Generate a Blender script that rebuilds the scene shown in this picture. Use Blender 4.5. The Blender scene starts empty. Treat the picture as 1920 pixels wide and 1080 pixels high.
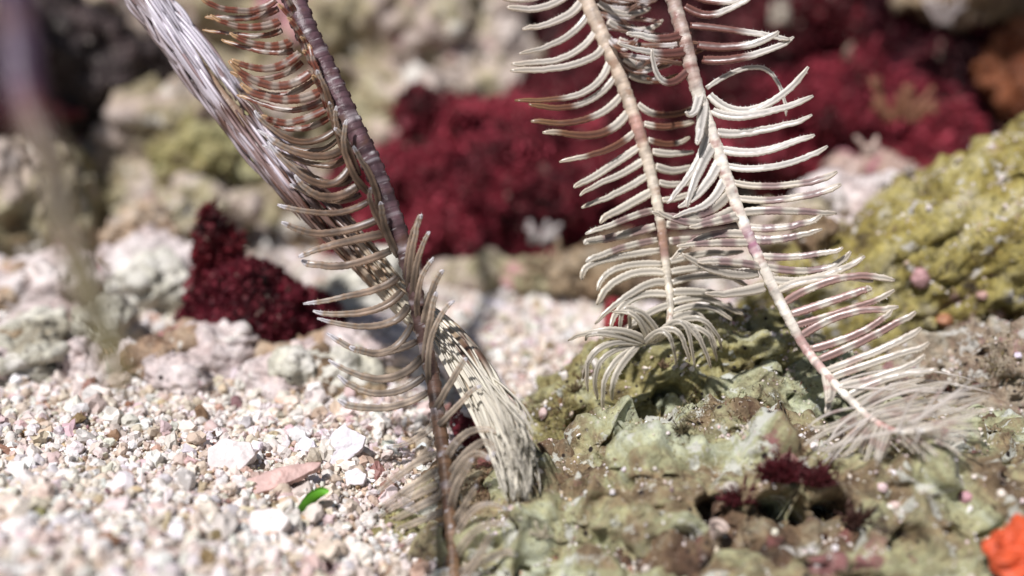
import bpy, bmesh, math, random
import numpy as np
from mathutils import Vector, Matrix

SC = bpy.context.scene
# ------------------------------------------------------------------ camera, sky, sun, exposure
# one Blender unit is one centimetre: a macro view of a hand-sized patch of sea floor
PITCH = math.radians(14.2)
CAM = np.array([0.0, 0.0, 5.0])
FPX = 40.0 / 36.0 * 1920.0
cam = bpy.data.cameras.new('camera')
cam.lens = 40.0
cam.sensor_width = 36.0
cam.clip_start = 0.1
cam.clip_end = 3000.0
cam.dof.use_dof = True
cam.dof.focus_distance = 13.0
cam.dof.aperture_fstop = 0.10
camo = bpy.data.objects.new('camera', cam)
SC.collection.objects.link(camo)
camo.location = CAM
camo.rotation_euler = (math.pi / 2 - PITCH, 0, 0)
SC.camera = camo

SUN_EL, SUN_AZ = math.radians(54), math.radians(-32)   # azimuth from -Y (behind the camera), negative = from the left
sun_dir = np.array([math.cos(SUN_EL) * math.sin(SUN_AZ), -math.cos(SUN_EL) * math.cos(SUN_AZ), math.sin(SUN_EL)])
world = bpy.data.worlds.new('World')
SC.world = world
world.use_nodes = True
wn = world.node_tree
bg = wn.nodes['Background']
sky = wn.nodes.new('ShaderNodeTexSky')
sky.sky_type = 'NISHITA'
sky.sun_disc = False
sky.sun_elevation = SUN_EL
sky.sun_rotation = math.atan2(sun_dir[0], sun_dir[1])
wn.links.new(sky.outputs[0], bg.inputs[0])
bg.inputs[1].default_value = 0.05
sun = bpy.data.lights.new('sun', 'SUN')
sun.energy = 5.0
sun.angle = math.radians(2)
sun.color = (1.0, 0.95, 0.95)
suno = bpy.data.objects.new('sun', sun)
SC.collection.objects.link(suno)
suno.location = (-10, -10, 30)
suno.rotation_euler = Vector(sun_dir).to_track_quat('Z', 'Y').to_euler()
SC.view_settings.view_transform = 'Standard'
SC.view_settings.look = 'None'
SC.view_settings.exposure = 0.06
SC.view_settings.gamma = 1.0
SC.render.engine = 'CYCLES'
SC.cycles.use_denoising = True
SC.cycles.max_bounces = 6
SC.cycles.transparent_max_bounces = 12
SC.cycles.caustics_reflective = False
SC.cycles.caustics_refractive = False

rng = np.random.default_rng(7)
AX_R = np.array([1.0, 0, 0])
AX_U = np.array([0, math.sin(PITCH), math.cos(PITCH)])
AX_F = np.array([0, math.cos(PITCH), -math.sin(PITCH)])


def P(px, py, d):
    """the point that lies d centimetres in front of the camera on the sight line of a photo pixel"""
    return CAM + d * (AX_F + AX_R * (px - 960) / FPX - AX_U * (py - 540) / FPX)


# ------------------------------------------------------------------ noise
_pr = np.random.default_rng(1)
_perm = _pr.permutation(256)
_perm = np.concatenate([_perm, _perm, _perm])
_g3 = _pr.normal(size=(256, 3))
_g3 /= np.linalg.norm(_g3, axis=1)[:, None]
_cellp = _pr.random((256, 3))


def perlin(p):
    i = np.floor(p).astype(np.int64)
    f = p - i
    i &= 255
    u = f * f * f * (f * (f * 6 - 15) + 10)
    out = 0
    for dx in (0, 1):
        for dy in (0, 1):
            for dz in (0, 1):
                h = _perm[_perm[_perm[i[:, 0] + dx] + i[:, 1] + dy] + i[:, 2] + dz]
                g = _g3[h]
                d = f - np.array([dx, dy, dz])
                w = (u[:, 0] if dx else 1 - u[:, 0]) * (u[:, 1] if dy else 1 - u[:, 1]) * (u[:, 2] if dz else 1 - u[:, 2])
                out = out + w * (g * d).sum(1)
    return out * 1.5


def fbm(p, oct=4, gain=0.5, lac=2.03):
    a, s, t = 1.0, 0, 0
    for k in range(oct):
        s = s + a * perlin(p * lac ** k + 17.3 * k)
        t += a
        a *= gain
    return s / t


def ridged(p, oct=4):
    a, s, t = 1.0, 0, 0
    for k in range(oct):
        s = s + a * (1 - 2 * np.abs(perlin(p * 2.1 ** k + 9.1 * k)))
        t += a
        a *= .5
    return s / t


def worley(p):
    """distance to the nearest scattered point, and that point's random number"""
    i = np.floor(p).astype(np.int64)
    best = np.full(len(p), 9.0)
    bid = np.zeros(len(p), dtype=np.int64)
    for dx in (-1, 0, 1):
        for dy in (-1, 0, 1):
            for dz in (-1, 0, 1):
                c = i + np.array([dx, dy, dz])
                cc = c & 255
                h = _perm[_perm[_perm[cc[:, 0]] + cc[:, 1]] + cc[:, 2]]
                d = np.linalg.norm(c + _cellp[h] - p, axis=1)
                m = d < best
                best = np.where(m, d, best)
                bid = np.where(m, h, bid)
    return best, bid / 255.0


def sstep(a, b, x):
    t = np.clip((x - a) / (b - a), 0, 1)
    return t * t * (3 - 2 * t)


# ------------------------------------------------------------------ mesh helpers
def mesh_obj(name, v, f, mat, parent=None, col=None, smooth=True, loc=None):
    v = np.asarray(v, dtype=np.float64)
    f = np.asarray(f, dtype=np.int64)
    if loc is not None:
        v = v - np.asarray(loc)
    me = bpy.data.meshes.new(name)
    n, k = f.shape
    me.vertices.add(len(v))
    me.vertices.foreach_set('co', v.astype(np.float32).ravel())
    me.loops.add(n * k)
    me.loops.foreach_set('vertex_index', f.astype(np.int32).ravel())
    me.polygons.add(n)
    me.polygons.foreach_set('loop_start', np.arange(0, n * k, k, dtype=np.int32))
    me.polygons.foreach_set('use_smooth', np.full(n, smooth))
    me.update(calc_edges=True)
    me.validate()
    if col is not None:
        a = me.color_attributes.new('Col', 'FLOAT_COLOR', 'POINT')
        c4 = np.ones((len(v), 4), dtype=np.float32)
        c4[:, :3] = np.clip(col, 0, 1)
        a.data.foreach_set('color', c4.ravel())
    me.materials.append(mat)
    o = bpy.data.objects.new(name, me)
    SC.collection.objects.link(o)
    if loc is not None:
        o.location = loc
    if parent is not None:
        o.parent = parent
        # parents are never rotated or scaled; keep the child where it was built
        o.location = Vector(o.location) - Vector(parent.location)
    return o


def empty(name, loc):
    o = bpy.data.objects.new(name, None)
    SC.collection.objects.link(o)
    o.location = loc
    o.empty_display_size = 0.2
    return o


def tag(o, label=None, cat=None, group=None, kind=None):
    for k, val in (('label', label), ('category', cat), ('group', group), ('kind', kind)):
        if val:
            o[k] = val
    return o


_ico = {}


def ico(sub):
    if sub not in _ico:
        bm = bmesh.new()
        bmesh.ops.create_icosphere(bm, subdivisions=sub, radius=1.0)
        v = np.array([x.co[:] for x in bm.verts])
        f = np.array([[x.index for x in fc.verts] for fc in bm.faces])
        bm.free()
        _ico[sub] = (v / np.linalg.norm(v, axis=1)[:, None], f)
    return _ico[sub]


def vnormals(v, f):
    a, b, c = v[f[:, 0]], v[f[:, 1]], v[f[:, 2]]
    fn = np.cross(b - a, c - a)
    n = np.zeros_like(v)
    for k in range(3):
        for ax in range(3):
            n[:, ax] += np.bincount(f[:, k], weights=fn[:, ax], minlength=len(v))
    return n / (np.linalg.norm(n, axis=1)[:, None] + 1e-12)


def rotm(rx, ry, rz):
    return np.array((Matrix.Rotation(math.radians(rz), 3, 'Z') @ Matrix.Rotation(math.radians(ry), 3, 'Y') @ Matrix.Rotation(math.radians(rx), 3, 'X')))


# ------------------------------------------------------------------ materials
def new_mat(name):
    m = bpy.data.materials.new(name)
    m.use_nodes = True
    nt = m.node_tree
    return m, nt, nt.nodes['Principled BSDF'], nt.nodes, nt.links


def _noise(nt, vec, scale, detail=6, rough=.6, dist=0.0):
    n = nt.nodes.new('ShaderNodeTexNoise')
    n.inputs['Scale'].default_value = scale
    n.inputs['Detail'].default_value = detail
    n.inputs['Roughness'].default_value = rough
    n.inputs['Distortion'].default_value = dist
    nt.links.new(vec, n.inputs['Vector'])
    return n


def _ramp(nt, src, stops, interp='LINEAR'):
    r = nt.nodes.new('ShaderNodeValToRGB')
    e = r.color_ramp.elements
    r.color_ramp.interpolation = interp
    while len(e) < len(stops):
        e.new(0.5)
    for k, (pos, c) in enumerate(stops):
        e[k].position = pos
        e[k].color = (*c, 1) if len(c) == 3 else c
    nt.links.new(src, r.inputs[0])
    return r.outputs[0]


def _mix(nt, fac, a, b, blend='MIX'):
    m = nt.nodes.new('ShaderNodeMix')
    m.data_type = 'RGBA'
    m.blend_type = blend
    for sock, val in ((m.inputs['Factor'], fac), (m.inputs[6], a), (m.inputs[7], b)):
        if hasattr(val, 'node'):
            nt.links.new(val, sock)
        elif isinstance(val, (int, float)):
            sock.default_value = val
        else:
            sock.default_value = (*val, 1)
    return m.outputs[2]


def _offset(nt, vec, off):
    n = nt.nodes.new('ShaderNodeVectorMath')
    n.operation = 'ADD'
    nt.links.new(vec, n.inputs[0])
    n.inputs[1].default_value = off
    return n.outputs[0]


BW = lambda lo, hi: [(lo, (0, 0, 0)), (hi, (1, 1, 1))]


def rock_mat(name, cols, scale=1.0, white=0.0, pink=0.0, dark=0.0, pores=0.5, bump=0.5, white_col=(.62, .60, .54), pink_col=(.42, .16, .20),
             dark_col=(.035, .022, .016), rough=.72, off=0.0):
    """encrusted reef rock: blotches of four colours, crusts of white and pink, dark turf, fine speckle and pores"""
    m, nt, b, N, L = new_mat(name)
    geo = N.new('ShaderNodeNewGeometry')
    pos = _offset(nt, geo.outputs['Position'], (off, off * .7, -off))
    n1 = _noise(nt, pos, .9 * scale, 9, .68, .6)
    q = len(cols)
    c = _ramp(nt, n1.outputs['Fac'], [(0.36 + 0.28 * k / (q - 1), cols[k]) for k in range(q)])
    n2 = _noise(nt, _offset(nt, pos, (7, 3, 1)), 5.5 * scale, 6, .7)
    c = _mix(nt, .75, c, _ramp(nt, n2.outputs['Fac'], [(.3, (.38, .36, .33)), (.5, (.95, .95, .95)), (.7, (1.5, 1.48, 1.4))]), 'MULTIPLY')
    if pink:
        n3 = _noise(nt, _offset(nt, pos, (21, 5, 9)), 1.5 * scale, 7, .62, .4)
        c = _mix(nt, _ramp(nt, n3.outputs['Fac'], BW(.66 - .24 * pink, .72 - .24 * pink)), c, pink_col)
    if dark:
        n5 = _noise(nt, _offset(nt, pos, (3, 31, 5)), 1.3 * scale, 8, .7, .5)
        c = _mix(nt, _ramp(nt, n5.outputs['Fac'], BW(.68 - .26 * dark, .78 - .26 * dark)), c, dark_col)
    if white:
        n4 = _noise(nt, _offset(nt, pos, (2, 15, 39)), 2.1 * scale, 8, .66, .5)
        c = _mix(nt, _ramp(nt, n4.outputs['Fac'], BW(.67 - .24 * white, .71 - .24 * white)), c, white_col)
    # fine specks of sediment and of dark algae
    n6 = _noise(nt, pos, 17 * scale, 3, .6)
    c = _mix(nt, _ramp(nt, n6.outputs['Fac'], [(.62, (0, 0, 0)), (.70, (.75, .75, .75))]), c, (.60, .55, .46))
    c = _mix(nt, _ramp(nt, n6.outputs['Fac'], [(.30, (.8, .8, .8)), (.37, (0, 0, 0))]), c, (.06, .035, .025))
    vo = N.new('ShaderNodeTexVoronoi')
    vo.inputs['Scale'].default_value = 3.4 * scale
    vo.inputs['Randomness'].default_value = 1.0
    L.new(pos, vo.inputs['Vector'])
    if pores:
        pm = _ramp(nt, vo.outputs['Distance'], [(.06 + .05 * pores, (1, 1, 1)), (.10 + .07 * pores, (0, 0, 0))])
        c = _mix(nt, pm, c, (.022, .014, .012))
    L.new(c, b.inputs['Base Color'])
    b.inputs['Roughness'].default_value = rough
    b.inputs['Specular IOR Level'].default_value = .4
    bp = N.new('ShaderNodeBump')
    bp.inputs['Strength'].default_value = bump
    bp.inputs['Distance'].default_value = .08
    n7 = _noise(nt, pos, 9 * scale, 8, .72)
    L.new(n7.outputs['Fac'], bp.inputs['Height'])
    L.new(bp.outputs[0], b.inputs['Normal'])
    return m


def vcol_mat(name, rough=.45, spec=.5, sss=0.0, sss_r=.06, transl=0.0, transp=0.0, bump=0.0, bscale=20):
    """colour comes from the mesh's own colour attribute"""
    m, nt, b, N, L = new_mat(name)
    at = N.new('ShaderNodeAttribute')
    at.attribute_name = 'Col'
    L.new(at.outputs['Color'], b.inputs['Base Color'])
    b.inputs['Roughness'].default_value = rough
    b.inputs['Specular IOR Level'].default_value = spec
    if sss:
        b.inputs['Subsurface Weight'].default_value = sss
        b.inputs['Subsurface Radius'].default_value = (1, .7, .5)
        b.inputs['Subsurface Scale'].default_value = sss_r
    if bump:
        bp = N.new('ShaderNodeBump')
        bp.inputs['Strength'].default_value = bump
        bp.inputs['Distance'].default_value = .03
        geo = N.new('ShaderNodeNewGeometry')
        n = _noise(nt, geo.outputs['Position'], bscale, 5, .65)
        L.new(n.outputs['Fac'], bp.inputs['Height'])
        L.new(bp.outputs[0], b.inputs['Normal'])
    out = N['Material Output']
    sh = b.outputs[0]
    if transl:
        t = N.new('ShaderNodeBsdfTranslucent')
        L.new(at.outputs['Color'], t.inputs['Color'])
        mx = N.new('ShaderNodeMixShader')
        mx.inputs[0].default_value = transl
        L.new(sh, mx.inputs[1])
        L.new(t.outputs[0], mx.inputs[2])
        sh = mx.outputs[0]
    if transp:
        t = N.new('ShaderNodeBsdfTransparent')
        mx = N.new('ShaderNodeMixShader')
        mx.inputs[0].default_value = transp
        L.new(sh, mx.inputs[1])
        L.new(t.outputs[0], mx.inputs[2])
        sh = mx.outputs[0]
    L.new(sh, out.inputs['Surface'])
    return m


M = {}
M['grain'] = vcol_mat('coral_grain', rough=.5, spec=.4, bump=.5, bscale=14)
M['veil'] = vcol_mat('wispy_pinnule_skin', rough=.4, spec=.5, transl=.12, transp=.52)
M['pinnule'] = vcol_mat('pinnule_skin', rough=.32, spec=.6, transl=.16, transp=.10)
M['pinnule_clear'] = vcol_mat('clear_pinnule_skin', rough=.34, spec=.5, transl=.22, transp=.20)
M['rachis'] = vcol_mat('arm_skin', rough=.36, spec=.5, bump=.35, bscale=22)
M['soft'] = vcol_mat('soft_growth', rough=.6, spec=.35, transl=.25)
M['sponge'] = vcol_mat('sponge_skin', rough=.55, spec=.4, bump=.6, bscale=9)

SAND = np.array([(.72, .67, .61), (.67, .60, .53), (.58, .48, .39), (.52, .39, .28), (.58, .45, .42), (.64, .60, .58), (.80, .77, .74), (.24, .16, .11), (.63, .55, .46)])
SAND_W = np.array([.22, .20, .11, .05, .05, .09, .17, .04, .07])
SAND_W = SAND_W / SAND_W.sum()


# ------------------------------------------------------------------ sea floor and reef slope
def ground_z(x, y):
    x = np.asarray(x, float)
    y = np.asarray(y, float)
    q = np.stack([x * .45, y * .45, np.zeros_like(x)], -1)
    z = .16 * fbm(q.reshape(-1, 3), 4).reshape(x.shape)
    z = z - .75 * np.exp(-((x - .2) ** 2 / 9 + (y - 9.5) ** 2 / 9)) + .30 * np.exp(-((x + 5) ** 2 / 12 + (y - 8.0) ** 2 / 10))
    z = z - 1.0 * np.exp(-((x - 3.2) ** 2 / 9 + (y - 11.5) ** 2 / 9))
    z = z + .25 * sstep(13.5, 17.5, y) * sstep(-2.5, -5.5, x)
    return z


def sheet(x0, x1, y0, y1, nx, ny):
    X, Y = np.meshgrid(np.linspace(x0, x1, nx), np.linspace(y0, y1, ny))
    i = np.arange(nx * ny).reshape(ny, nx)
    f = np.stack([i[:-1, :-1], i[:-1, 1:], i[1:, 1:], i[1:, :-1]], -1).reshape(-1, 4)
    return X, Y, f


def sand_material():
    m, nt, b, N, L = new_mat('coarse_coral_sand')
    geo = N.new('ShaderNodeNewGeometry')
    vo = N.new('ShaderNodeTexVoronoi')
    vo.inputs['Scale'].default_value = 9
    L.new(geo.outputs['Position'], vo.inputs['Vector'])
    sx = N.new('ShaderNodeSeparateColor')
    L.new(vo.outputs['Color'], sx.inputs[0])
    c = _ramp(nt, sx.outputs[0], [(0, (.30, .20, .13)), (.25, (.50, .40, .30)), (.55, (.60, .52, .43)), (.8, (.52, .38, .33)), (1, (.66, .62, .55))])
    L.new(c, b.inputs['Base Color'])
    b.inputs['Roughness'].default_value = .8
    bp = N.new('ShaderNodeBump')
    bp.inputs['Strength'].default_value = .8
    bp.inputs['Distance'].default_value = .06
    L.new(vo.outputs['Distance'], bp.inputs['Height'])
    L.new(bp.outputs[0], b.inputs['Normal'])
    return m


X, Y, f = sheet(-34, 34, -8, 60, 420, 420)
Z = ground_z(X, Y)
tag(mesh_obj('seabed', np.stack([X, Y, Z], -1).reshape(-1, 3), f, sand_material()), kind='structure')

M['slope'] = rock_mat('reef_slope_rock', [(.03, .02, .015), (.10, .07, .05), (.17, .14, .09), (.24, .19, .14)], scale=.55, pink=.2, dark=.6, white=.2)
X, S, f = sheet(-30, 30, 0, 1, 420, 260)
yb = 25.5 + .9 * np.sin(X * .35 + 1) - .02 * X ** 2 * (X < 0) * .6
rise = S * 22
q = np.stack([X * .35, S * 8, X * 0 + 4], -1).reshape(-1, 3)
nz = fbm(q, 6, .55).reshape(X.shape)
rg = ridged(q * 1.6 + 5, 4).reshape(X.shape)
Yw = yb + rise * .30 + 1.6 * nz - .5 * rg
Zw = -1.0 + rise * .72 + .8 * np.roll(nz, 40, 1)
tag(mesh_obj('reef_slope', np.stack([X, Yw, Zw], -1).reshape(-1, 3), f, M['slope']), kind='structure')

# ------------------------------------------------------------------ rocks
_seed = [0]


def rock_mesh(c, R, rot=(0, 0, 0), sub=6, low=.28, lf=1.1, mid=.10, mf=1.6, fine=.03, ff=6.0, pit=0.0, pf=3.0, pthr=.5, pr=.25, holes=(), ridge=0.0, knob=0.0, kf=1.5, pit2=0.0, pf2=7.0):
    _seed[0] += 1
    s = _seed[0] * 13.7
    d, f = ico(sub)
    R = np.asarray(R, float)
    k = 1 + low * fbm(d * lf + s, 3) * 1.6
    v = d * k[:, None] * R
    v = v @ rotm(*rot).T
    n = vnormals(v, f)
    w = v + s
    h = mid * fbm(w * mf, 4, .55) * 1.6 + fine * fbm(w * ff, 4, .6) * 1.6
    if ridge:
        h += ridge * ridged(w * mf * .8 + 3, 4)
    if knob:
        wq = w + .25 * np.stack([fbm(w * 2.2 + q_, 2) for q_ in (0, 11, 23)], 1)
        dist, cid = worley(wq * kf)
        h += knob * (1 - sstep(.05, .62, dist)) * (.3 + cid)
        dist, cid = worley(wq * kf * 2.3 + 5)
        h += knob * .4 * (1 - sstep(.05, .6, dist)) * (.2 + cid)
    if pit2:
        dist, cid = worley(w * pf2 + 31)
        h -= pit2 * (1 - sstep(.16, .30, dist)) * (cid < .4)
    if pit:
        dist, cid = worley(w * pf + .15 * np.stack([fbm(w * 4 + q_, 2) for q_ in (3, 17, 29)], 1))
        h -= pit * (1 - sstep(pr * .65, pr, dist)) * (cid < pthr) * (0.5 + cid / pthr * .6)
    v = v + n * h[:, None]
    for hx, hy, hr, hd in holes:                    # a ragged hollow sunk into the rock's near face
        q = v + np.asarray(c) - CAM
        dep = q @ AX_F
        off = np.hypot(q @ AX_R / dep * FPX + 960 - hx, 540 - q @ AX_U / dep * FPX - hy)
        cand = np.where(off < 22)[0]
        if len(cand):
            hp = v[cand[np.argmin(dep[cand])]]
            dd = np.linalg.norm(v - hp, axis=1) * (1 + .45 * fbm(v * (1.1 / hr) + 3, 3))
            v = v + AX_F * (hd * (1 - sstep(hr * .6, hr, dd)))[:, None] - np.array([0, 0, .35 * hd]) * (1 - sstep(hr * .6, hr, dd))[:, None]
    return v, f


def rock(name, label, cat, c, R, mat, group=None, **kw):
    v, f = rock_mesh(c, R, **kw)
    o = mesh_obj(name, v, f, mat)
    o.location = c
    return tag(o, label, cat, group)


def K(d):
    return d / FPX


def rk(name, label, cat, px, py, d, rx, ry, depth, mat, **kw):
    k = K(d)
    return rock(name, label, cat, P(px, py, d), (rx * k, depth, ry * k), mat, **kw)


M['pale'] = rock_mat('pale_beige_crust', [(.16, .11, .08), (.34, .27, .21), (.46, .39, .32), (.54, .49, .44)], scale=.7, white=.25, pink=.15, dark=.12)
M['olive'] = rock_mat('yellow_green_crust', [(.13, .10, .05), (.28, .25, .10), (.38, .36, .18), (.44, .43, .27)], scale=.7, pink=.12, dark=.15)
M['pinkish'] = rock_mat('pink_beige_crust', [(.16, .10, .08), (.36, .25, .20), (.48, .36, .31), (.56, .48, .44)], scale=.8, white=.3, pink=.3, dark=.15)
M['whitepink'] = rock_mat('white_pink_crust', [(.40, .31, .29), (.56, .48, .46), (.66, .60, .58), (.72, .68, .66)], scale=.8, pink=.05, white=.2, dark=.08, pores=.3)
M['mint'] = rock_mat('white_green_crust', [(.28, .25, .18), (.46, .45, .37), (.58, .57, .49), (.68, .67, .62)], scale=.8, white=.3, dark=.1)
M['tan'] = rock_mat('tan_rubble', [(.14, .08, .05), (.33, .23, .15), (.44, .34, .24), (.52, .45, .38)], scale=1.0, white=.3, pink=.15, dark=.15)
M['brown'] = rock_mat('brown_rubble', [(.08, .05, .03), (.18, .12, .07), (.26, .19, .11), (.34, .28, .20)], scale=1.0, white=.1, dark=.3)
M['black'] = rock_mat('painted_hollow_shade', [(.010, .006, .006), (.020, .012, .012), (.030, .018, .018), (.05, .03, .03)], scale=.8, pores=.2)  # near-black colour paints in the shade of the dark hollows
M['maroon'] = rock_mat('maroon_crust', [(.06, .006, .010), (.13, .012, .020), (.20, .022, .035), (.26, .04, .05)], scale=.9, pores=.3, bump=.7)
M['red_base'] = rock_mat('red_algal_crust', [(.04, .003, .006), (.11, .008, .014), (.20, .018, .030), (.30, .05, .06)], scale=.75, pores=.2, bump=.8)
M['dark_red'] = rock_mat('dark_red_algal_crust', [(.02, .002, .004), (.05, .004, .007), (.09, .007, .012), (.15, .012, .020)], scale=.7, pores=.2, bump=.8)
M['bright_red'] = rock_mat('bright_red_crust', [(.16, .010, .016), (.30, .018, .028), (.38, .05, .06), (.45, .14, .14)], scale=.9, white=.15, pores=.2)
M['orange_rock'] = rock_mat('orange_crust', [(.10, .025, .008), (.18, .05, .015), (.24, .08, .03), (.28, .13, .06)], scale=.9, pores=.2)
# the near rocks
M['near'] = rock_mat('green_brown_turf_rock', [(.10, .06, .035), (.28, .21, .12), (.42, .42, .24), (.56, .60, .44)], scale=1.0, white=.45, pink=.2, dark=.44, pores=.7, bump=.9, pink_col=(.30, .14, .13), white_col=(.60, .61, .53))
M['turf'] = rock_mat('brown_red_turf_rock', [(.05, .025, .016), (.13, .075, .045), (.22, .15, .085), (.34, .30, .20)], scale=1.3, white=.3, pink=.22, dark=.5, pores=.6, bump=.9, pink_col=(.24, .09, .08))
M['ridge'] = rock_mat('olive_ridge_rock', [(.14, .10, .05), (.34, .30, .12), (.45, .43, .22), (.54, .55, .37)], scale=1.6, white=.30, dark=.25, pores=.8, bump=.9, white_col=(.60, .62, .54))
M['lump'] = rock_mat('white_green_lump', [(.22, .19, .11), (.42, .42, .25), (.55, .59, .40), (.66, .71, .56)], scale=1.6, white=.36, dark=.18, pores=.9, bump=.9, white_col=(.68, .71, .63))
M['boulder'] = rock_mat('yellow_turf_boulder', [(.12, .085, .03), (.33, .27, .07), (.48, .42, .15), (.54, .49, .31)], scale=1.5, white=.28, pink=.14, dark=.36, pores=.8, bump=.9, pink_col=(.36, .22, .20))
M['rubble'] = rock_mat('pink_white_rubble', [(.18, .11, .08), (.36, .28, .20), (.46, .40, .30), (.56, .55, .46)], scale=1.5, white=.42, pink=.32, dark=.25, pores=.7, bump=.9, pink_col=(.44, .24, .23))

# --- far background
def red_growth(name, label, c, R, base_mat, col_lo, col_hi, n, size, rot=(0, 0, 0), blade_seed=0, specks=0, **kw):
    """a lumpy crust with a pelt of small curled blades"""
    r = np.random.default_rng(100 + blade_seed)
    root = empty(name, c)
    v, f = rock_mesh(c, R, rot=rot, **kw)
    base = mesh_obj('crust', v, f, base_mat, root)
    base.location = (0, 0, 0)
    nv = vnormals(v, f)
    tri = v[f]
    area = np.linalg.norm(np.cross(tri[:, 1] - tri[:, 0], tri[:, 2] - tri[:, 0]), axis=1)
    fn = nv[f].mean(1)
    wgt = area * np.clip(.25 - fn[:, 1] * .9 + fn[:, 2] * .4, .02, 1)
    pick = r.choice(len(f), n, p=wgt / wgt.sum())
    a, b2 = r.random((2, n))
    sw = a + b2 > 1
    a, b2 = np.where(sw, 1 - a, a), np.where(sw, 1 - b2, b2)
    p0 = tri[pick, 0] + a[:, None] * (tri[pick, 1] - tri[pick, 0]) + b2[:, None] * (tri[pick, 2] - tri[pick, 0])
    nn = fn[pick]
    V, F, C = [], [], []
    rnd = r.normal(size=(n, 3))
    t = np.cross(nn, rnd)
    t /= np.linalg.norm(t, axis=1)[:, None] + 1e-9
    bt = np.cross(nn, t)
    up = nn + r.normal(size=(n, 3)) * .55
    up /= np.linalg.norm(up, axis=1)[:, None]
    sz = size * r.lognormal(0, .4, n)
    wd = sz * r.uniform(.35, .8, n)
    prof = [(0, .5), (.45, 1.0), (.85, .7), (1.0, .15)]
    bend = r.uniform(-.6, .6, n)
    for h, w in prof:
        mid = p0 + up * (sz * h)[:, None] + bt * (sz * bend * h * h)[:, None]
        for sgn in (-1, 0, 1):
            V.append(mid + t * (wd * .5 * w * sgn)[:, None] + bt * (wd * .25 * abs(sgn))[:, None])
    V = np.stack(V, 1)                                  # n x 12 x 3
    loc = np.array([[0, 1, 4, 3], [1, 2, 5, 4], [3, 4, 7, 6], [4, 5, 8, 7], [6, 7, 10, 9], [7, 8, 11, 10]])
    F = (np.arange(n)[:, None, None] * 12 + loc).reshape(-1, 4)
    mixv = r.random(n) ** 1.5
    C = np.array(col_lo)[None] * (1 - mixv[:, None]) + np.array(col_hi)[None] * mixv[:, None]
    pn = fbm(p0 * 1.1 + blade_seed * 9, 3)
    C = C * np.clip(1 + pn * 2.2, .25, 2.0)[:, None] + np.clip(pn - .08, 0, 1)[:, None] * np.array((.34, .15, .17)) * (C.mean(1, keepdims=True) * 6)
    if specks:
        ctr = p0[r.choice(n, max(2, specks // 8), replace=False)]
        sp = np.unique(np.concatenate([np.argsort(((p0 - q_) ** 2).sum(1))[:8] for q_ in ctr]))
        specks = len(sp)
        C[sp] = np.array((.46, .34, .28))[None] * r.uniform(.3, 1.1, (specks, 1))
    C = np.repeat(C, 12, 0)
    bl = mesh_obj('blades', V.reshape(-1, 3), F, M['soft'], root, col=C)
    bl.location = (0, 0, 0)
    tag(root, label, 'red algae')
    return root


M['mass'] = rock_mat('cream_pink_green_crust', [(.13, .09, .065), (.32, .28, .16), (.40, .32, .27), (.52, .46, .43)], scale=.5, white=.34, pink=.3, dark=.26, pink_col=(.45, .22, .24))
M['mass2'] = rock_mat('cream_green_crust', [(.20, .15, .08), (.36, .33, .20), (.46, .38, .32), (.54, .48, .44)], scale=.6, white=.3, pink=.24, dark=.22, off=50, pink_col=(.48, .26, .26))
rk('reef_rock', 'large cream, pink and green encrusted reef rock filling the upper left behind the brown arm', 'rock', 430, 280, 27.0, 620, 430, 2.2, M['mass'], sub=7, low=.25, lf=1.5, mid=.7, mf=.7, fine=.16, ff=2.2, knob=.7, kf=.65, pit=.5, pf=.8)
rk('reef_rock', 'wide beige and pink encrusted reef shelf behind the white and pink sponge', 'rock', 400, 470, 24.0, 480, 130, 1.4, M['mass2'], sub=7, low=.25, lf=1.6, mid=.5, mf=.8, fine=.14, ff=2.5, knob=.4, kf=.9, pit=.4, pf=.9)
rk('reef_rock', 'large pale beige mound with a yellow-green crust behind the striped furled arm', 'rock', 350, 290, 25, 250, 190, 2.2, M['mass'], low=.35, mid=.45, mf=.9, fine=.12, knob=.22, kf=1.5, pit=.3, pf=1.1)
rk('reef_rock', 'yellow-green rock under the beige mound, left of the striped furled arm', 'rock', 395, 290, 23.2, 120, 75, 1.0, M['olive'], low=.4, mid=.25, mf=1.1, fine=.08, knob=.22, kf=1.5)
rk('reef_rock', 'pale yellow-green rock at the top between the brown arm and the cream arm', 'rock', 710, 70, 27, 140, 105, 1.6, M['olive'], low=.4, mid=.3, mf=1.0, fine=.1, knob=.22, kf=1.5, pit=.2, pf=1.0)
rk('reef_rock', 'pinkish beige knobbly rock just below the pale yellow-green rock', 'rock', 770, 235, 25, 105, 90, 1.4, M['mass2'], low=.4, mid=.3, mf=1.2, fine=.1, knob=.22, kf=1.5, pit=.15, pf=1.2)
rk('reef_rock', 'brownish rock beside the tips of the cream arm at the top', 'rock', 885, 110, 26.5, 110, 130, 1.6, M['mass2'], low=.4, mid=.3, mf=1.2, fine=.1, knob=.22, kf=1.5, pit=.2, pf=1.1)
rk('reef_rock', 'tan olive rock at the top left of the cream arm, above the brownish rock', 'rock', 850, 5, 27.5, 110, 70, 1.3, M['olive'], low=.4, mid=.3, mf=1.2, fine=.12, knob=.22, kf=1.5, pit=.2, pf=1.2)
rk('reef_rock', 'small cream knobbly rock just above the bright red mound', 'rock', 815, 255, 23.6, 60, 38, .7, M['mass'], low=.45, mid=.2, mf=1.8, fine=.1, knob=.22, kf=1.5)
rk('reef_rock', 'pink grey rock behind the upper pinnules of the brown arm', 'rock', 560, 170, 26.5, 110, 120, 1.5, M['mass2'], low=.4, mid=.3, mf=1.2, fine=.1, knob=.22, kf=1.5, pit=.15, pf=1.3)
rk('reef_rock', 'pale tan rock peeping between the brown arm and the pinkish knobbly rock', 'rock', 690, 320, 23.8, 60, 55, .8, M['mass2'], low=.4, mid=.2, mf=1.6, fine=.1, knob=.22, kf=1.5)
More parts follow.
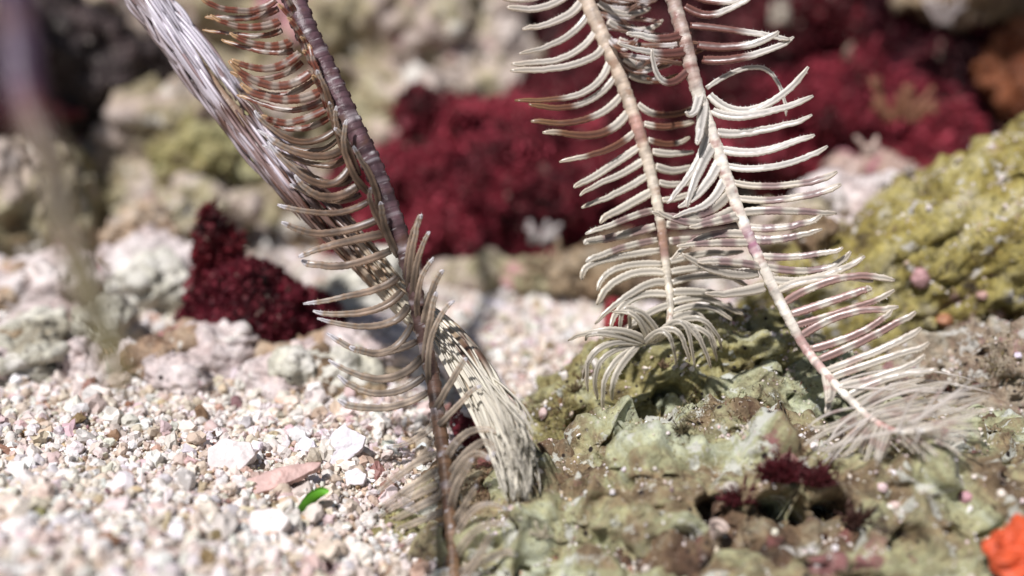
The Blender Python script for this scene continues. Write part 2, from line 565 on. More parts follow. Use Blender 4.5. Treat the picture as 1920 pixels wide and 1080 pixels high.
rk('reef_rock', 'dim grey beige ledge at the top left beside the rock painted as a black hollow', 'rock', 205, 40, 27, 130, 60, 2.0, M['brown'], low=.3, mid=.25, mf=1.0, fine=.08, knob=.22, kf=1.5)
rk('reef_rock', 'rock painted nearly black as hollow shade at the upper left above the beige mound', 'rock', 140, 120, 23.4, 125, 125, 1.2, M['black'], low=.35, mid=.2, mf=1.1, fine=.05, knob=.22, kf=1.5)
rk('reef_rock', 'small rock painted black as shade behind the top of the striped furled arm', 'rock', 315, 120, 23.5, 45, 50, .5, M['black'], low=.4, mid=.15, mf=1.5, fine=.05, knob=.22, kf=1.5)
rk('reef_rock', 'pale grey rounded rock at the far left edge', 'rock', 70, 400, 22, 120, 130, 1.6, M['mass2'], low=.35, mid=.22, mf=1.1, fine=.07, knob=.22, kf=1.5)
rk('reef_rock', 'dark maroon crusted ledge at the far left edge', 'rock', 35, 216, 22.5, 110, 20, .5, M['maroon'], low=.3, mid=.08, mf=1.6, fine=.03, knob=.22, kf=1.5)
rk('reef_rock', 'beige pitted rock with a dark hole under the beige mound', 'rock', 350, 405, 21.5, 105, 55, .9, M['mass2'], low=.4, mid=.2, mf=1.4, fine=.07, knob=.22, kf=1.5, pit=.35, pf=1.3)
rk('reef_rock', 'grey olive rock behind the middle of the brown arm', 'rock', 540, 400, 23.5, 120, 95, 1.0, M['mass'], low=.35, mid=.22, mf=1.2, fine=.07, knob=.22, kf=1.5)
rk('reef_rock', 'dull tan rubble lump left of the white and pink sponge', 'rock', 255, 435, 19.5, 55, 32, .5, M['tan'], low=.4, mid=.1, mf=1.8, fine=.05, knob=.22, kf=1.5)
rk('sponge', 'white and pink smooth sponge lump beside the maroon algae', 'sponge', 305, 525, 18.6, 100, 78, .75, M['whitepink'], low=.35, mid=.10, mf=1.3, fine=.03, knob=.22, kf=1.5, pit=.12, pf=.9)
rk('reef_rock', 'pale pink rock at the far left edge, above the pale green rock', 'rock', 75, 560, 18, 130, 70, .9, M['whitepink'], low=.35, mid=.12, mf=1.4, fine=.05, knob=.22, kf=1.5)
rk('reef_rock', 'white and pale green rock on the sand at the left edge', 'rock', 50, 690, 16.2, 105, 72, .7, M['mint'], low=.35, mid=.10, mf=1.6, fine=.04, knob=.22, kf=1.5)
rk('reef_rock', 'small dark maroon rock half buried under the pale green rock', 'rock', 10, 775, 15, 48, 28, .3, M['maroon'], low=.35, mid=.05, mf=2)
rk('reef_rock', 'grey white rubble piece right of the pale green rock', 'rock', 330, 690, 17.2, 75, 50, .5, M['mass'], low=.4, mid=.10, mf=2, fine=.05, knob=.22, kf=1.5)
rk('reef_rock', 'round white pebble-like stone below the maroon algae', 'rock', 388, 730, 16.6, 30, 32, .24, M['whitepink'], low=.25, mid=.04, mf=3)
rk('reef_rock', 'long tan rubble slab under the maroon algae', 'rock', 500, 745, 16.2, 110, 42, .5, M['mass2'], low=.4, mid=.10, mf=2, fine=.05, knob=.22, kf=1.5, pit=.1, pf=2.5)
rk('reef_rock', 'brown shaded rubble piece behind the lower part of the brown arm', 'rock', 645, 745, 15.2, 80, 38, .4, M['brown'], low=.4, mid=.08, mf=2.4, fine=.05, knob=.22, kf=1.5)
rk('reef_rock', 'pale beige upright rubble piece left of the brown arm', 'rock', 605, 660, 17.2, 38, 52, .35, M['mass2'], low=.4, mid=.08, mf=2.4, fine=.04, knob=.22, kf=1.5, rot=(0, 15, 0))
rk('reef_rock', 'spotted pale rock behind the brown arm beside the maroon algae', 'rock', 690, 600, 18.5, 85, 45, .6, M['mass2'], low=.35, mid=.10, mf=2.0, fine=.05, knob=.22, kf=1.5, pit=.2, pf=2.2, pthr=.6)
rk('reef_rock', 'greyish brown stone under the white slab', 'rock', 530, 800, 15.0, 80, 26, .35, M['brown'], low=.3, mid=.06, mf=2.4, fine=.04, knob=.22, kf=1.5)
rk('reef_rock', 'beige rubble ridge at the foot of the red algae mound', 'rock', 970, 520, 20.2, 120, 34, .5, M['mass2'], low=.45, mid=.18, mf=2.2, fine=.06, knob=.22, kf=1.5)
rk('reef_rock', 'brown rubble ridge behind the lower pinnules of the cream arm', 'rock', 1170, 500, 19.5, 130, 50, .7, M['brown'], low=.4, mid=.16, mf=1.9, fine=.06, knob=.22, kf=1.5)
rk('reef_rock', 'pale pink sunlit rubble behind the white arm', 'rock', 1585, 395, 18.5, 100, 58, .7, M['whitepink'], low=.45, mid=.14, mf=2.2, fine=.05, knob=.22, kf=1.5)
rk('reef_rock', 'pink rubble lump behind the white arm above the brown stone', 'rock', 1490, 430, 18, 80, 50, .6, M['mass2'], low=.45, mid=.12, mf=2.2, fine=.05, knob=.22, kf=1.5)
rk('reef_rock', 'small square brown stone behind the white arm', 'rock', 1525, 440, 16.2, 36, 34, .26, M['brown'], low=.25, mid=.05, mf=3, fine=.03, knob=.22, kf=1.5)
rk('reef_rock', 'mottled pink rock at the lower edge of the dark red wall', 'rock', 1650, 325, 20.5, 70, 26, .5, M['pinkish'], low=.45, mid=.15, mf=2.0, fine=.05, knob=.22, kf=1.5)
rk('reef_rock', 'grey beige rock in the top right corner', 'rock', 1800, 5, 25, 120, 45, 1.0, M['brown'], low=.4, mid=.2, mf=1.4, fine=.07, knob=.22, kf=1.5)
rk('sponge', 'dull orange blurred sponge at the right edge above the yellow boulder', 'sponge', 1935, 130, 24.5, 80, 95, .8, M['orange_rock'], low=.3, mid=.10, mf=1.2, fine=.02, knob=.22, kf=1.5)

def red(label, px, py, d, rx, ry, dep, base, lo, hi, n, size, sd, specks, **kw):
    k = K(d)
    red_growth('red_algae', label, P(px, py, d), (rx * k, dep, ry * k), base, lo, hi, n, size, blade_seed=sd, specks=specks, **kw)


LO, HI = (.12, .010, .017), (.46, .060, .095)
red('bright red algae mound between the brown arm and the cream arm', 905, 410, 22.6, 265, 190, 1.5, M['red_base'], LO, HI, 30000, .07, 1, 260, sub=7, low=.40, lf=1.7, mid=.35, mf=.9, fine=.10, knob=.20, kf=1.2)
red('maroon algae patch behind the brown arm, right of the white and pink sponge', 495, 610, 16.6, 128, 100, .55, M['maroon'], (.035, .003, .007), (.17, .012, .026), 16000, .038, 2, 120, rot=(0, 28, 0), low=.45, lf=1.5, mid=.22, mf=1.5, fine=.04, knob=.06, kf=2)
red('narrow maroon algae tongue rising above the maroon patch', 408, 500, 16.9, 40, 85, .35, M['maroon'], (.06, .005, .009), (.18, .015, .022), 1800, .07, 3, 6, low=.4, mid=.1, mf=1.5, fine=.05, knob=.08, kf=3)
red('small dark maroon algae clump left of the maroon patch', 272, 665, 17.0, 26, 46, .22, M['maroon'], (.04, .003, .007), (.12, .010, .022), 900, .06, 4, 4, low=.3, mid=.06, mf=2, fine=.03)
red('dark red algae wall behind the cream arm and the white arm', 1330, 150, 27.5, 480, 330, 2.2, M['dark_red'], (.022, .002, .004), (.15, .011, .019), 34000, .09, 5, 420, sub=7, low=.28, lf=1.6, mid=.4, mf=.7, fine=.12, knob=.2, kf=.9)
red('crimson algae bulge behind the lower pinnules of the cream arm', 1140, 300, 25.2, 230, 230, 1.1, M['red_base'], (.06, .005, .009), (.28, .026, .045), 16000, .07, 8, 120, low=.3, lf=1.5, mid=.3, mf=1.0, fine=.1, knob=.15, kf=1.2)
red('brighter red algae bank behind the tips of the white arm', 1590, 255, 24.0, 220, 125, 1.2, M['red_base'], LO, HI, 14000, .085, 6, 120, sub=7, low=.32, lf=1.5, mid=.28, mf=1.0, fine=.1, knob=.15, kf=1.2)
red('purplish dark red algae beside the dull orange sponge', 1790, 140, 26, 190, 200, 1.2, M['dark_red'], (.03, .004, .010), (.12, .012, .028), 14000, .10, 7, 80, sub=7, low=.3, lf=1.5, mid=.4, mf=1.0, fine=.1, knob=.3, kf=1.1)

rock('added_shade_ledge', None, None, (11.0, 23.0, 11.4), (4.0, 3.4, 1.1), M['slope'], sub=5, low=.3, mid=.4, mf=.6)['kind'] = 'structure'  # ledge added out of view to shade the upper right background
rock('added_shade_ledge', None, None, (-14.6, 19.5, 8.8), (4.0, 3.2, 1.3), M['slope'], sub=5, low=.3, mid=.3, mf=.7)['kind'] = 'structure'  # second unseen ledge, added to darken the upper left corner
RUB = {'whitepink': 'white pink stone in the rubble heap at the foot of the reef', 'tan': 'tan stone in the rubble heap at the foot of the reef',
       'brown': 'dark brown stone in the rubble heap at the foot of the reef', 'mint': 'pale green white stone in the rubble heap at the foot of the reef'}
r = np.random.default_rng(77)
for i in range(46):
    px = r.uniform(-40, 760)
    d = r.uniform(15.2, 19.5) if i > 14 else r.uniform(14.8, 16.2)
    mk_ = ['whitepink', 'tan', 'brown', 'mint', 'whitepink', 'mint'][r.integers(6)]
    q_ = r.uniform(.22, .52) * (1.25 if d > 17 else 1)
    if 350 < px < 640 and d > 16.2:
        if i % 3:
            continue
        d = r.uniform(15.0, 15.3)
        q_ *= .6
    c_ = P(px, 600, d)
    c_[2] = ground_z(c_[0], c_[1]) + q_ * r.uniform(.25, .6) + max(0, d - 17) * .22
    rock('rubble_stone', RUB[mk_], 'stone', c_, (q_ * r.uniform(.9, 1.6), q_, q_ * r.uniform(.6, .95)), M[mk_], group=mk_.replace('whitepink', 'white pink').replace('mint', 'pale green') + ' rubble stones at the reef foot',
         rot=(0, r.uniform(-25, 25), r.uniform(0, 180)), sub=5, low=.4, mid=.09, mf=2.2, fine=.05, pit=.06, pf=3, knob=.08, kf=3)
# --- near rocks (bottom right)
hole_pt = P(1243, 735, 13.95)
k = K(14.4)
rock('coral_rubble', 'long olive coral rubble branch with a dark round hole under the curled tip of the cream arm', 'rock', P(1225, 722, 14.5), (300 * k, .75, 98 * k), M['ridge'], rot=(0, -24, 0), sub=7, low=.22, lf=1.5, mid=.14, mf=1.7, fine=.045, ff=6, pit=.16, pf=3.6, pthr=.3, pit2=.07, knob=.10, kf=2.6, holes=[(1243, 733, .25, .6), (1090, 790, .26, .2)])
k = K(14.2)
rock('coral_rubble', 'pale white-green porous coral lump beneath the white arm', 'rock', P(1430, 790, 14.4), (210 * k, 1.0, 150 * k), M['lump'], rot=(0, -12, 0), sub=7, low=.32, lf=1.4, mid=.16, mf=1.8, fine=.055, ff=6, pit=.26, pf=3.4, pthr=.55, pit2=.11, knob=.18, kf=2.2)
k = K(13.0)
rock('coral_rubble', 'large green-brown encrusted coral rock filling the bottom right, with a maroon tuft', 'rock', P(1500, 1085, 12.9), (760 * k, 2.1, 280 * k), M['near'], sub=8, low=.18, lf=2.2, mid=.30, mf=1.0, fine=.08, ff=5.0, pit=.36, pf=2.8, pthr=.46, pit2=.13, pf2=6.5, ridge=.10, knob=.26, kf=1.6,
     holes=[(1470, 960, .46, .9), (1585, 975, .36, .8), (1360, 940, .26, .5), (1150, 930, .34, .2), (1290, 1010, .26, .25), (1700, 1010, .26, .25), (1560, 860, .2, .2), (1800, 990, .22, .2)])
k = K(11.6)
rock('coral_rubble', 'dark brown turf covered rubble along the bottom edge below the maroon tuft', 'rock', P(1420, 1075, 11.75), (330 * k, .5, 85 * k), M['turf'], sub=7, low=.35, lf=1.8, mid=.16, mf=1.8, fine=.06, ff=6, pit=.24, pf=3, pit2=.09, knob=.2, kf=2.2, ridge=.08)
k = K(12.4)
rock('coral_rubble', 'brown turf covered coral rubble behind the lower end of the brown arm', 'rock', P(1000, 950, 13.0), (190 * k, .8, 115 * k), M['turf'], rot=(0, 10, 0), sub=7, low=.35, lf=1.4, mid=.12, mf=2.0, fine=.05, ff=6, pit=.2, pf=3.4, pit2=.08, knob=.14, kf=2.4)
k = K(16.2)
rock('coral_rubble', 'large yellow-green turf covered boulder at the right edge', 'rock', P(1815, 485, 16.8), (540 * k, 1.5, 165 * k), M['boulder'], rot=(0, -31, 0), sub=7, low=.20, lf=1.5, mid=.20, mf=1.4, fine=.06, ff=5.5, pit=.28, pf=2.6, pthr=.45, pit2=.12, pf2=6, ridge=.20, knob=.16, kf=1.8)
k = K(14.6)
rock('coral_rubble', 'pinkish white rubble heap under the yellow-green boulder', 'rock', P(1850, 735, 14.9), (200 * k, .9, 125 * k), M['rubble'], rot=(0, -14, 0), sub=7, low=.35, lf=1.4, mid=.16, mf=1.9, fine=.06, ff=6, pit=.2, pf=3.2, pthr=.4, pit2=.09, knob=.18, kf=2.4)
k = K(13.3)
rock('coral_rubble', 'pale grey-green knobbly rubble right of the frayed white arm tip', 'rock', P(1830, 885, 13.6), (180 * k, .8, 95 * k), M['lump'], rot=(0, -10, 0), sub=7, low=.35, lf=1.4, mid=.12, mf=2.1, fine=.05, ff=6, pit=.2, pf=3.4, pthr=.4, pit2=.09, knob=.16, kf=2.4)
k = K(11.8)
rock('coral_rubble', 'yellow-green rubble chip under the lowest left pinnules of the brown arm', 'rock', P(745, 1010, 12.3), (82 * k, .35, 48 * k), M['ridge'], sub=6, low=.35, mid=.08, mf=2.6, fine=.04, ff=7)
rock('coral_rubble', 'pink encrusted rubble chip behind the lower left pinnules of the brown arm', 'rock', P(690, 935, 13.0), (75 * k, .3, 36 * k), M['pinkish'], sub=6, rot=(0, -12, 0), low=.35, mid=.07, mf=2.8, fine=.04, ff=7)
rock('coral_rubble', 'dark red and brown rubble chip right of the lower brown arm', 'rock', P(885, 800, 14.0), (42 * k, .25, 48 * k), M['maroon'], sub=6, low=.35, mid=.06, mf=3, fine=.03)
rock('coral_rubble', 'red crusted rubble chip at the bottom edge left of the brown arm', 'rock', P(455, 1068, 11.8), (62 * k, .3, 34 * k), M['bright_red'], sub=6, low=.35, mid=.06, mf=3, fine=.04)
rock('coral_rubble', 'dark turf tuft covered chip at the bottom edge beside the yellow-green chip', 'rock', P(600, 1075, 11.9), (55 * k, .3, 38 * k), M['brown'], sub=6, low=.4, mid=.08, mf=3, fine=.05)
rock('coral_pebble', 'red-pink pebble behind the curled tip of the cream arm', 'pebble', P(1155, 592, 16.5), (24 * K(16.5), .18, 32 * K(16.5)), M['bright_red'], sub=5, low=.3, mid=.03, mf=3)
k = K(11.6)
v, f = rock_mesh(P(1928, 1034, 10.6), (58 * k, .3, 52 * k), sub=6, low=.55, lf=1.3, mid=.10, mf=2.4, fine=.012, ff=5)
o = mesh_obj('sponge', v, f, M['sponge'], col=np.array((.55, .085, .028)) * (1 + .6 * fbm(v * 6, 4))[:, None])
o.location = P(1928, 1034, 10.6)
tag(o, 'bright orange sponge fragment in the bottom right corner', 'sponge')

bpy.context.view_layer.update()
_dg = bpy.context.evaluated_depsgraph_get()


def hit(px, py, default=13.0):
    """where the sight line of a photo pixel meets what is built so far"""
    d = Vector(P(px, py, 1.0) - CAM).normalized()
    ok, loc, nor, _, ob, _ = SC.ray_cast(_dg, Vector(CAM), d)
    if not ok:
        return P(px, py, default), np.array([0, 0, 1.0])
    return np.array(loc), np.array(nor)


# ------------------------------------------------------------------ loose sand, pebbles, shells
def grain_field(pos, rad, cols, sub, r, flat=(.55, 1.0)):
    d, f = ico(sub)
    n = len(pos)
    nv = len(d)
    sc = np.stack([r.uniform(.7, 1.35, n), r.uniform(.6, 1.0, n), r.uniform(*flat, n)], 1) * rad[:, None]
    jit = 1 + r.normal(0, .20, (n, nv, 1))
    v = d[None] * np.clip(jit, .55, 1.5) * sc[:, None, :]
    q = r.normal(size=(n, 4))
    q /= np.linalg.norm(q, axis=1)[:, None]
    w, x, y, z = q.T
    Rm = np.stack([1 - 2 * (y * y + z * z), 2 * (x * y - z * w), 2 * (x * z + y * w), 2 * (x * y + z * w), 1 - 2 * (x * x + z * z), 2 * (y * z - x * w),
                   2 * (x * z - y * w), 2 * (y * z + x * w), 1 - 2 * (x * x + y * y)], 1).reshape(n, 3, 3)
    v = np.einsum('nij,nkj->nki', Rm, v) + pos[:, None, :]
    F = (np.arange(n)[:, None, None] * nv + f).reshape(-1, 3)
    C = np.repeat(cols, nv, 0)
    return v.reshape(-1, 3), F, C


def sand_cols(n, r):
    c = SAND[r.choice(len(SAND), n, p=SAND_W)]
    return np.clip(c * r.uniform(.84, 1.12, (n, 1)) + r.normal(0, .02, (n, 3)), .02, .86)


r = np.random.default_rng(3)
n = 140000
dd = np.sqrt(r.uniform(7.5 ** 2, 22 ** 2, n))
xx = r.uniform(-.76, .76, n) * dd
rad = np.clip(r.lognormal(math.log(.031), .52, n), .02, .13)
zz = ground_z(xx, dd) + rad * r.uniform(-.1, .9, n) + .03 * r.random(n)
big = rad > .062
pos = np.stack([xx, dd, zz], 1)
cols = sand_cols(n, r)
v1, f1, c1 = grain_field(pos[~big], rad[~big], cols[~big], 1, r)
v2, f2, c2 = grain_field(pos[big], rad[big], cols[big], 2, r)
o = mesh_obj('coral_sand', np.concatenate([v1, v2]), np.concatenate([f1, f2 + len(v1)]), M['grain'], col=np.concatenate([c1, c2]), smooth=False)
tag(o, 'coarse white, tan and pink coral sand grains covering the sea floor', 'sand', kind='stuff')

PEB = {'white': ((.68, .64, .59), 'angular white coral pebble lying loose on the coarse sand'),
       'tan': ((.58, .48, .38), 'rounded tan coral pebble lying loose on the coarse sand'),
       'pink': ((.60, .46, .43), 'dull pink coral pebble lying loose on the coarse sand'),
       'grey': ((.60, .57, .58), 'pale lavender grey coral pebble lying loose on the coarse sand')}
kinds = ['white'] * 12 + ['tan'] * 3 + ['pink'] * 2 + ['grey'] * 4
for i in range(170):
    kd = kinds[r.integers(len(kinds))]
    if i < 120:
        px, py = r.uniform(-20, 700), r.uniform(790, 1100)
    elif i < 160:
        px, py = r.uniform(820, 1120), r.uniform(570, 800)
    else:
        px, py = r.uniform(860, 1120), r.uniform(545, 580)
    loc, _ = hit(px, py)
    rr = r.uniform(.05, .115) * (1.0 if i < 120 else .85)
    d, f = ico(3)
    s = r.uniform(0, 200)
    kk = 1 + .45 * fbm(d * 1.3 + s, 2) + .22 * fbm(d * 4 + s, 3)
    if kd in ('white', 'grey'):                      # knock flat facets on the angular ones
        for _ in range(7):
            a = r.normal(size=3)
            a /= np.linalg.norm(a)
            pr = (d * kk[:, None]) @ a
            kk = np.where(pr > .72, kk * .72 / np.maximum(pr, .72), kk)
    v = d * kk[:, None] * rr * np.array([1.15, .85, .75]) @ rotm(*r.uniform(-180, 180, 3)).T
    c = np.clip(np.array(PEB[kd][0]) * r.uniform(.85, 1.1) + fbm(v * 12 + s, 3)[:, None] * .10, .03, .82)
    o = mesh_obj('coral_pebble', v, f, M['grain'], col=c, smooth=True)
    o.location = loc + np.array([0, 0, rr * .35])
    tag(o, PEB[kd][1], 'pebble', kd + ' pebbles scattered on the sand')


def chunk(name, label, cat, px, py, outline, thick, col, lift=.12, tilt=(60, 0, 0), group=None, var=.05, rough=.012):
    """a flat broken piece: outline in centimetres, with real thickness, worn edges and a slightly uneven surface"""
    d, f = ico(6)
    o2 = np.array(outline, float)
    sz = np.abs(o2).max(0)
    if (np.cross(o2, np.roll(o2, -1, 0))).sum() < 0:
        o2 = o2[::-1]
    dd_ = d * np.array([sz[0], sz[1], thick * .5])
    inv = np.zeros(len(d))
    pw = 26.0
    e = np.roll(o2, -1, 0) - o2
    for a_, b_ in zip(o2, e):
        nn_ = np.array([b_[1], -b_[0], 0]) / np.hypot(*b_)
        nn_[2] = .12 * math.sin(px + a_[0] * 40)
        h_ = max(.02, nn_[0] * a_[0] + nn_[1] * a_[1])
        inv += np.maximum(0, dd_ @ nn_ / h_) ** pw
    for sg_ in (1, -1):
        nn_ = np.array([.10 * math.sin(px * 1.7), .08 * math.cos(px), sg_])
        inv += np.maximum(0, dd_ @ nn_ / (thick * .5)) ** pw
    v = dd_ / (inv ** (1 / pw))[:, None]
    s = px * .37
    v = v + vnormals(v, f) * (fbm(v * 6 + s, 4) * rough * 2.5 + rough * .8 * fbm(v * 22 + s, 3))[:, None]
    c = np.clip(np.array(col)[None] * (1 + fbm(v * 7 + s, 4) * 3.0 * var)[:, None], .02, .85)
    loc, _ = hit(px, py)
    v = v @ rotm(*tilt).T
    o = mesh_obj(name, v, f, M['grain'], col=c)
    o.location = loc + np.array([0, -.05, lift])
    return tag(o, label, cat, group)


chunk('coral_fragment', 'smooth white five-sided coral chip standing on the sand left of the brown arm', 'coral chip', 643, 860,
      [(-.27, -.20), (.02, -.23), (.24, -.03), (.27, .13), (-.01, .27), (-.14, .14)], .14, (.66, .63, .66), lift=.16, tilt=(52, 4, 0))
chunk('shell_fragment', 'elongated pink shell fragment lying left of the white five-sided chip', 'shell', 530, 915,
      [(-.42, -.20), (-.30, -.22), (.05, -.06), (.38, .14), (.42, .22), (.20, .20), (-.12, .10), (-.36, -.03)], .12, (.52, .35, .31), lift=.10, tilt=(38, 0, 0), var=.2)
chunk('coral_fragment', 'bright white cube-shaped coral chip at the far edge of the sand', 'coral chip', 1064, 563,
      [(-.12, -.12), (.12, -.12), (.12, .12), (-.12, .12)], .22, (.80, .79, .77), lift=.10, tilt=(70, 0, 12))
chunk('coral_fragment', 'pale lavender coral chip beside the arm tuft at the far edge of the sand', 'coral chip', 925, 585,
      [(-.16, -.10), (.10, -.12), (.17, .06), (-.02, .13), (-.15, .06)], .1, (.62, .58, .66), lift=.08, tilt=(55, 0, 0))
chunk('coral_fragment', 'big white crumbly coral lump left of the pink shell fragment', 'coral chip', 440, 870,
      [(-.26, -.16), (.10, -.20), (.26, .0), (.18, .16), (-.14, .20), (-.28, .06)], .22, (.66, .60, .58), lift=.10, tilt=(48, 0, 0), var=.14)
chunk('coral_fragment', 'white coral lump with a shadow beneath, below the pink shell fragment', 'coral chip', 505, 1000,
      [(-.20, -.12), (.14, -.14), (.24, .02), (.10, .16), (-.18, .12)], .2, (.72, .67, .64), lift=.10, tilt=(45, 0, 0), var=.14)
chunk('coral_fragment', 'white rounded chip below the white five-sided chip', 'coral chip', 668, 905,
      [(-.10, -.08), (.09, -.09), (.13, .03), (.02, .10), (-.11, .06)], .12, (.68, .65, .66), lift=.08, tilt=(50, 0, 0), var=.1)
chunk('coral_fragment', 'small blue-white chip touching the upper left of the five-sided chip', 'coral chip', 580, 845,
      [(-.13, .02), (-.06, -.09), (.12, -.08), (.08, .04), (-.05, .10)], .10, (.68, .66, .72), lift=.08, tilt=(50, 0, 0), var=.08)

# green leaf scrap: a folded, curled blade with thickness
u = np.linspace(0, 1, 14)
w = np.linspace(-1, 1, 7)
U, W = np.meshgrid(u, w, indexing='ij')
wid = .105 * np.sin(np.pi * np.clip(U * .86 + .12, 0, 1)) ** .7
lx = -.16 + .34 * U + .02 * W * (U > .5)
ly = .14 * np.sin(U * 2.2) - .05
lz = W * wid * .9 + .05 * np.sin(U * 2.0) + .10 * U - .08 * (1 - U) ** 2
top = np.stack([lx, ly + .03 * W ** 2, lz], -1).reshape(-1, 3)
bot = top + np.array([0, .012, 0])
i = np.arange(14 * 7).reshape(14, 7)
fa = np.stack([i[:-1, :-1], i[:-1, 1:], i[1:, 1:], i[1:, :-1]], -1).reshape(-1, 4)
edge = np.concatenate([i[0, :], i[1:, -1], i[-1, -2::-1], i[-2:0:-1, 0]])
e2 = np.roll(edge, -1)
fe = np.stack([edge, e2, e2 + 98, edge + 98], -1)
cc = np.tile((.12, .38, .02), (196, 1)) * (0.35 + .9 * np.tile(U.ravel(), 2) + .35 * fbm(np.tile(np.stack([U.ravel() * 9, W.ravel() * 4, U.ravel() * 0], 1), (2, 1)), 3))[:, None]
o = mesh_obj('leaf_scrap', np.concatenate([top, bot]), np.concatenate([fa, fa[:, ::-1] + 98, fe]), M['soft'], col=cc)
o.location = hit(585, 965)[0] + np.array([0, -.12, .12])
tag(o, 'small folded bright green leaf scrap on the sand', 'leaf')

# ------------------------------------------------------------------ feather stars
def bez(p0, pm, p1, t):
    c = 2 * pm - .5 * (p0 + p1)
    t = t[:, None]
    return (1 - t) ** 2 * p0 + 2 * t * (1 - t) * c + t * t * p1


def tube(path, rad, ref, sides=8, prof=None):
    """rings of a tube along path; prof is the outline's radius at each of the sides (index 0 faces ref)"""
    n = len(path)
    T = np.gradient(path, axis=0)
    T /= np.linalg.norm(T, axis=1)[:, None] + 1e-9
    ref = np.broadcast_to(ref, T.shape)
    S = np.cross(T, ref)
    S /= np.linalg.norm(S, axis=1)[:, None] + 1e-9
    Nn = np.cross(S, T)
    th = np.arange(sides) / sides * 2 * np.pi
    pr = np.ones(sides) if prof is None else np.asarray(prof)
    off = (np.cos(th) * pr)[None, :, None] * Nn[:, None, :] + (np.sin(th) * pr)[None, :, None] * S[:, None, :]
    v = path[:, None, :] + off * np.asarray(rad).reshape(n, -1, 1)
    i = np.arange(n * sides).reshape(n, sides)
    j = np.roll(i, -1, 1)
    f = np.stack([i[:-1], j[:-1], j[1:], i[1:]], -1).reshape(-1, 4)
    v = np.concatenate([v.reshape(-1, 3), path[:1], path[-1:]])
    a, b = n * sides, n * sides + 1
    caps = np.concatenate([np.stack([j[0], i[0], np.full(sides, a), np.full(sides, a)], -1)[:, [0, 1, 2]],
                           np.stack([i[-1], j[-1], np.full(sides, b)], -1)])
    return v, f, caps, (Nn, S, T)


def tube_obj(name, path, rad, ref, mat, col, parent, sides=8, prof=None, groove=None, hairs=0, r=None, hair_len=.028, mott=None):
    v, f, caps, (Nn, S, T) = tube(path, rad, ref, sides, prof)
    C = np.repeat(col, sides, 0)
    if groove is not None:
        C = C.reshape(len(path), sides, 3) * np.asarray(groove)[None, :, None]
        C = C.reshape(-1, 3)
    C = np.concatenate([C, col[:1], col[-1:]])
    if mott:                                         # blotches and pale flecks of the skin itself
        fr, amt, fleck, dkc = mott
        a_ = fbm(v * fr + 7, 4)[:, None]
        C = C * (1 + amt * a_ * 1.5)
        m_ = sstep(.12, .38, fbm(v * fr * .6 + 50, 4))[:, None] * .75
        C = C * (1 - m_) + np.array(dkc) * m_
        m_ = sstep(.30, .42, fbm(v * fr * 1.5 + 90, 3))[:, None] * fleck
        C = np.clip(C * (1 - m_) + np.array((.72, .68, .68)) * m_, .015, .8)
    tri = np.concatenate([f[:, [0, 1, 2]], f[:, [0, 2, 3]], caps])
    if hairs:                                        # tube feet fringing the groove
        n = len(path)
        ii = r.integers(2, n - 1, hairs)
        sg = r.choice([-1, 1], hairs)
        rr = np.asarray(rad).reshape(n, -1)[ii, 0]
        b = path[ii] + S[ii] * (sg * rr * .6)[:, None] + Nn[ii] * (rr * .5)[:, None]
        dirn = Nn[ii] * .55 + S[ii] * (sg * r.uniform(.5, 1.1, hairs))[:, None] + T[ii] * r.uniform(-.35, .35, hairs)[:, None]
        tip = b + dirn * (hair_len * r.uniform(.6, 1.2, hairs))[:, None]
        hw = T[ii] * .0022
        hv = np.stack([b - hw, b + hw, tip], 1).reshape(-1, 3)
        base = len(v)
        hf = np.arange(hairs * 3).reshape(-1, 3) + base
        v = np.concatenate([v, hv])
        tri = np.concatenate([tri, hf])
        C = np.concatenate([C, np.repeat(np.clip(col[ii] * 1.15 + .05, 0, .8), 3, 0)])
    return mesh_obj(name, v, tri, mat, parent, col=C, loc=path[0])


PROF = np.array([.34, .95, 1.0, .92, .85, .92, 1.0, .95])
GRV = np.array([.42, 1.18, 1.25, .95, .8, .95, 1.25, 1.18])
GRVB = np.array([.8, 1.02, 1.05, .98, .95, .98, 1.05, 1.02])
REF = np.array([0, -.86, .5])


def spline(pts, n):
    """Catmull-Rom through the points, evenly resampled"""
    p = np.asarray(pts, float)
    q = np.concatenate([[2 * p[0] - p[1]], p, [2 * p[-1] - p[-2]]])
    out = []
    for i in range(len(p) - 1):
        t = np.linspace(0, 1, 24, endpoint=False)[:, None]
        a, b, c, d = q[i:i + 4]
        out.append(.5 * (2 * b + (c - a) * t + (2 * a - 5 * b + 4 * c - d) * t ** 2 + (3 * b - a - 3 * c + d) * t ** 3))
    out = np.concatenate(out + [p[-1:]])
    L = np.concatenate([[0], np.cumsum(np.linalg.norm(np.diff(out, axis=0), axis=1))])
    s = np.linspace(0, L[-1], n)
    return np.stack([np.interp(s, L, out[:, k]) for k in range(3)], 1)


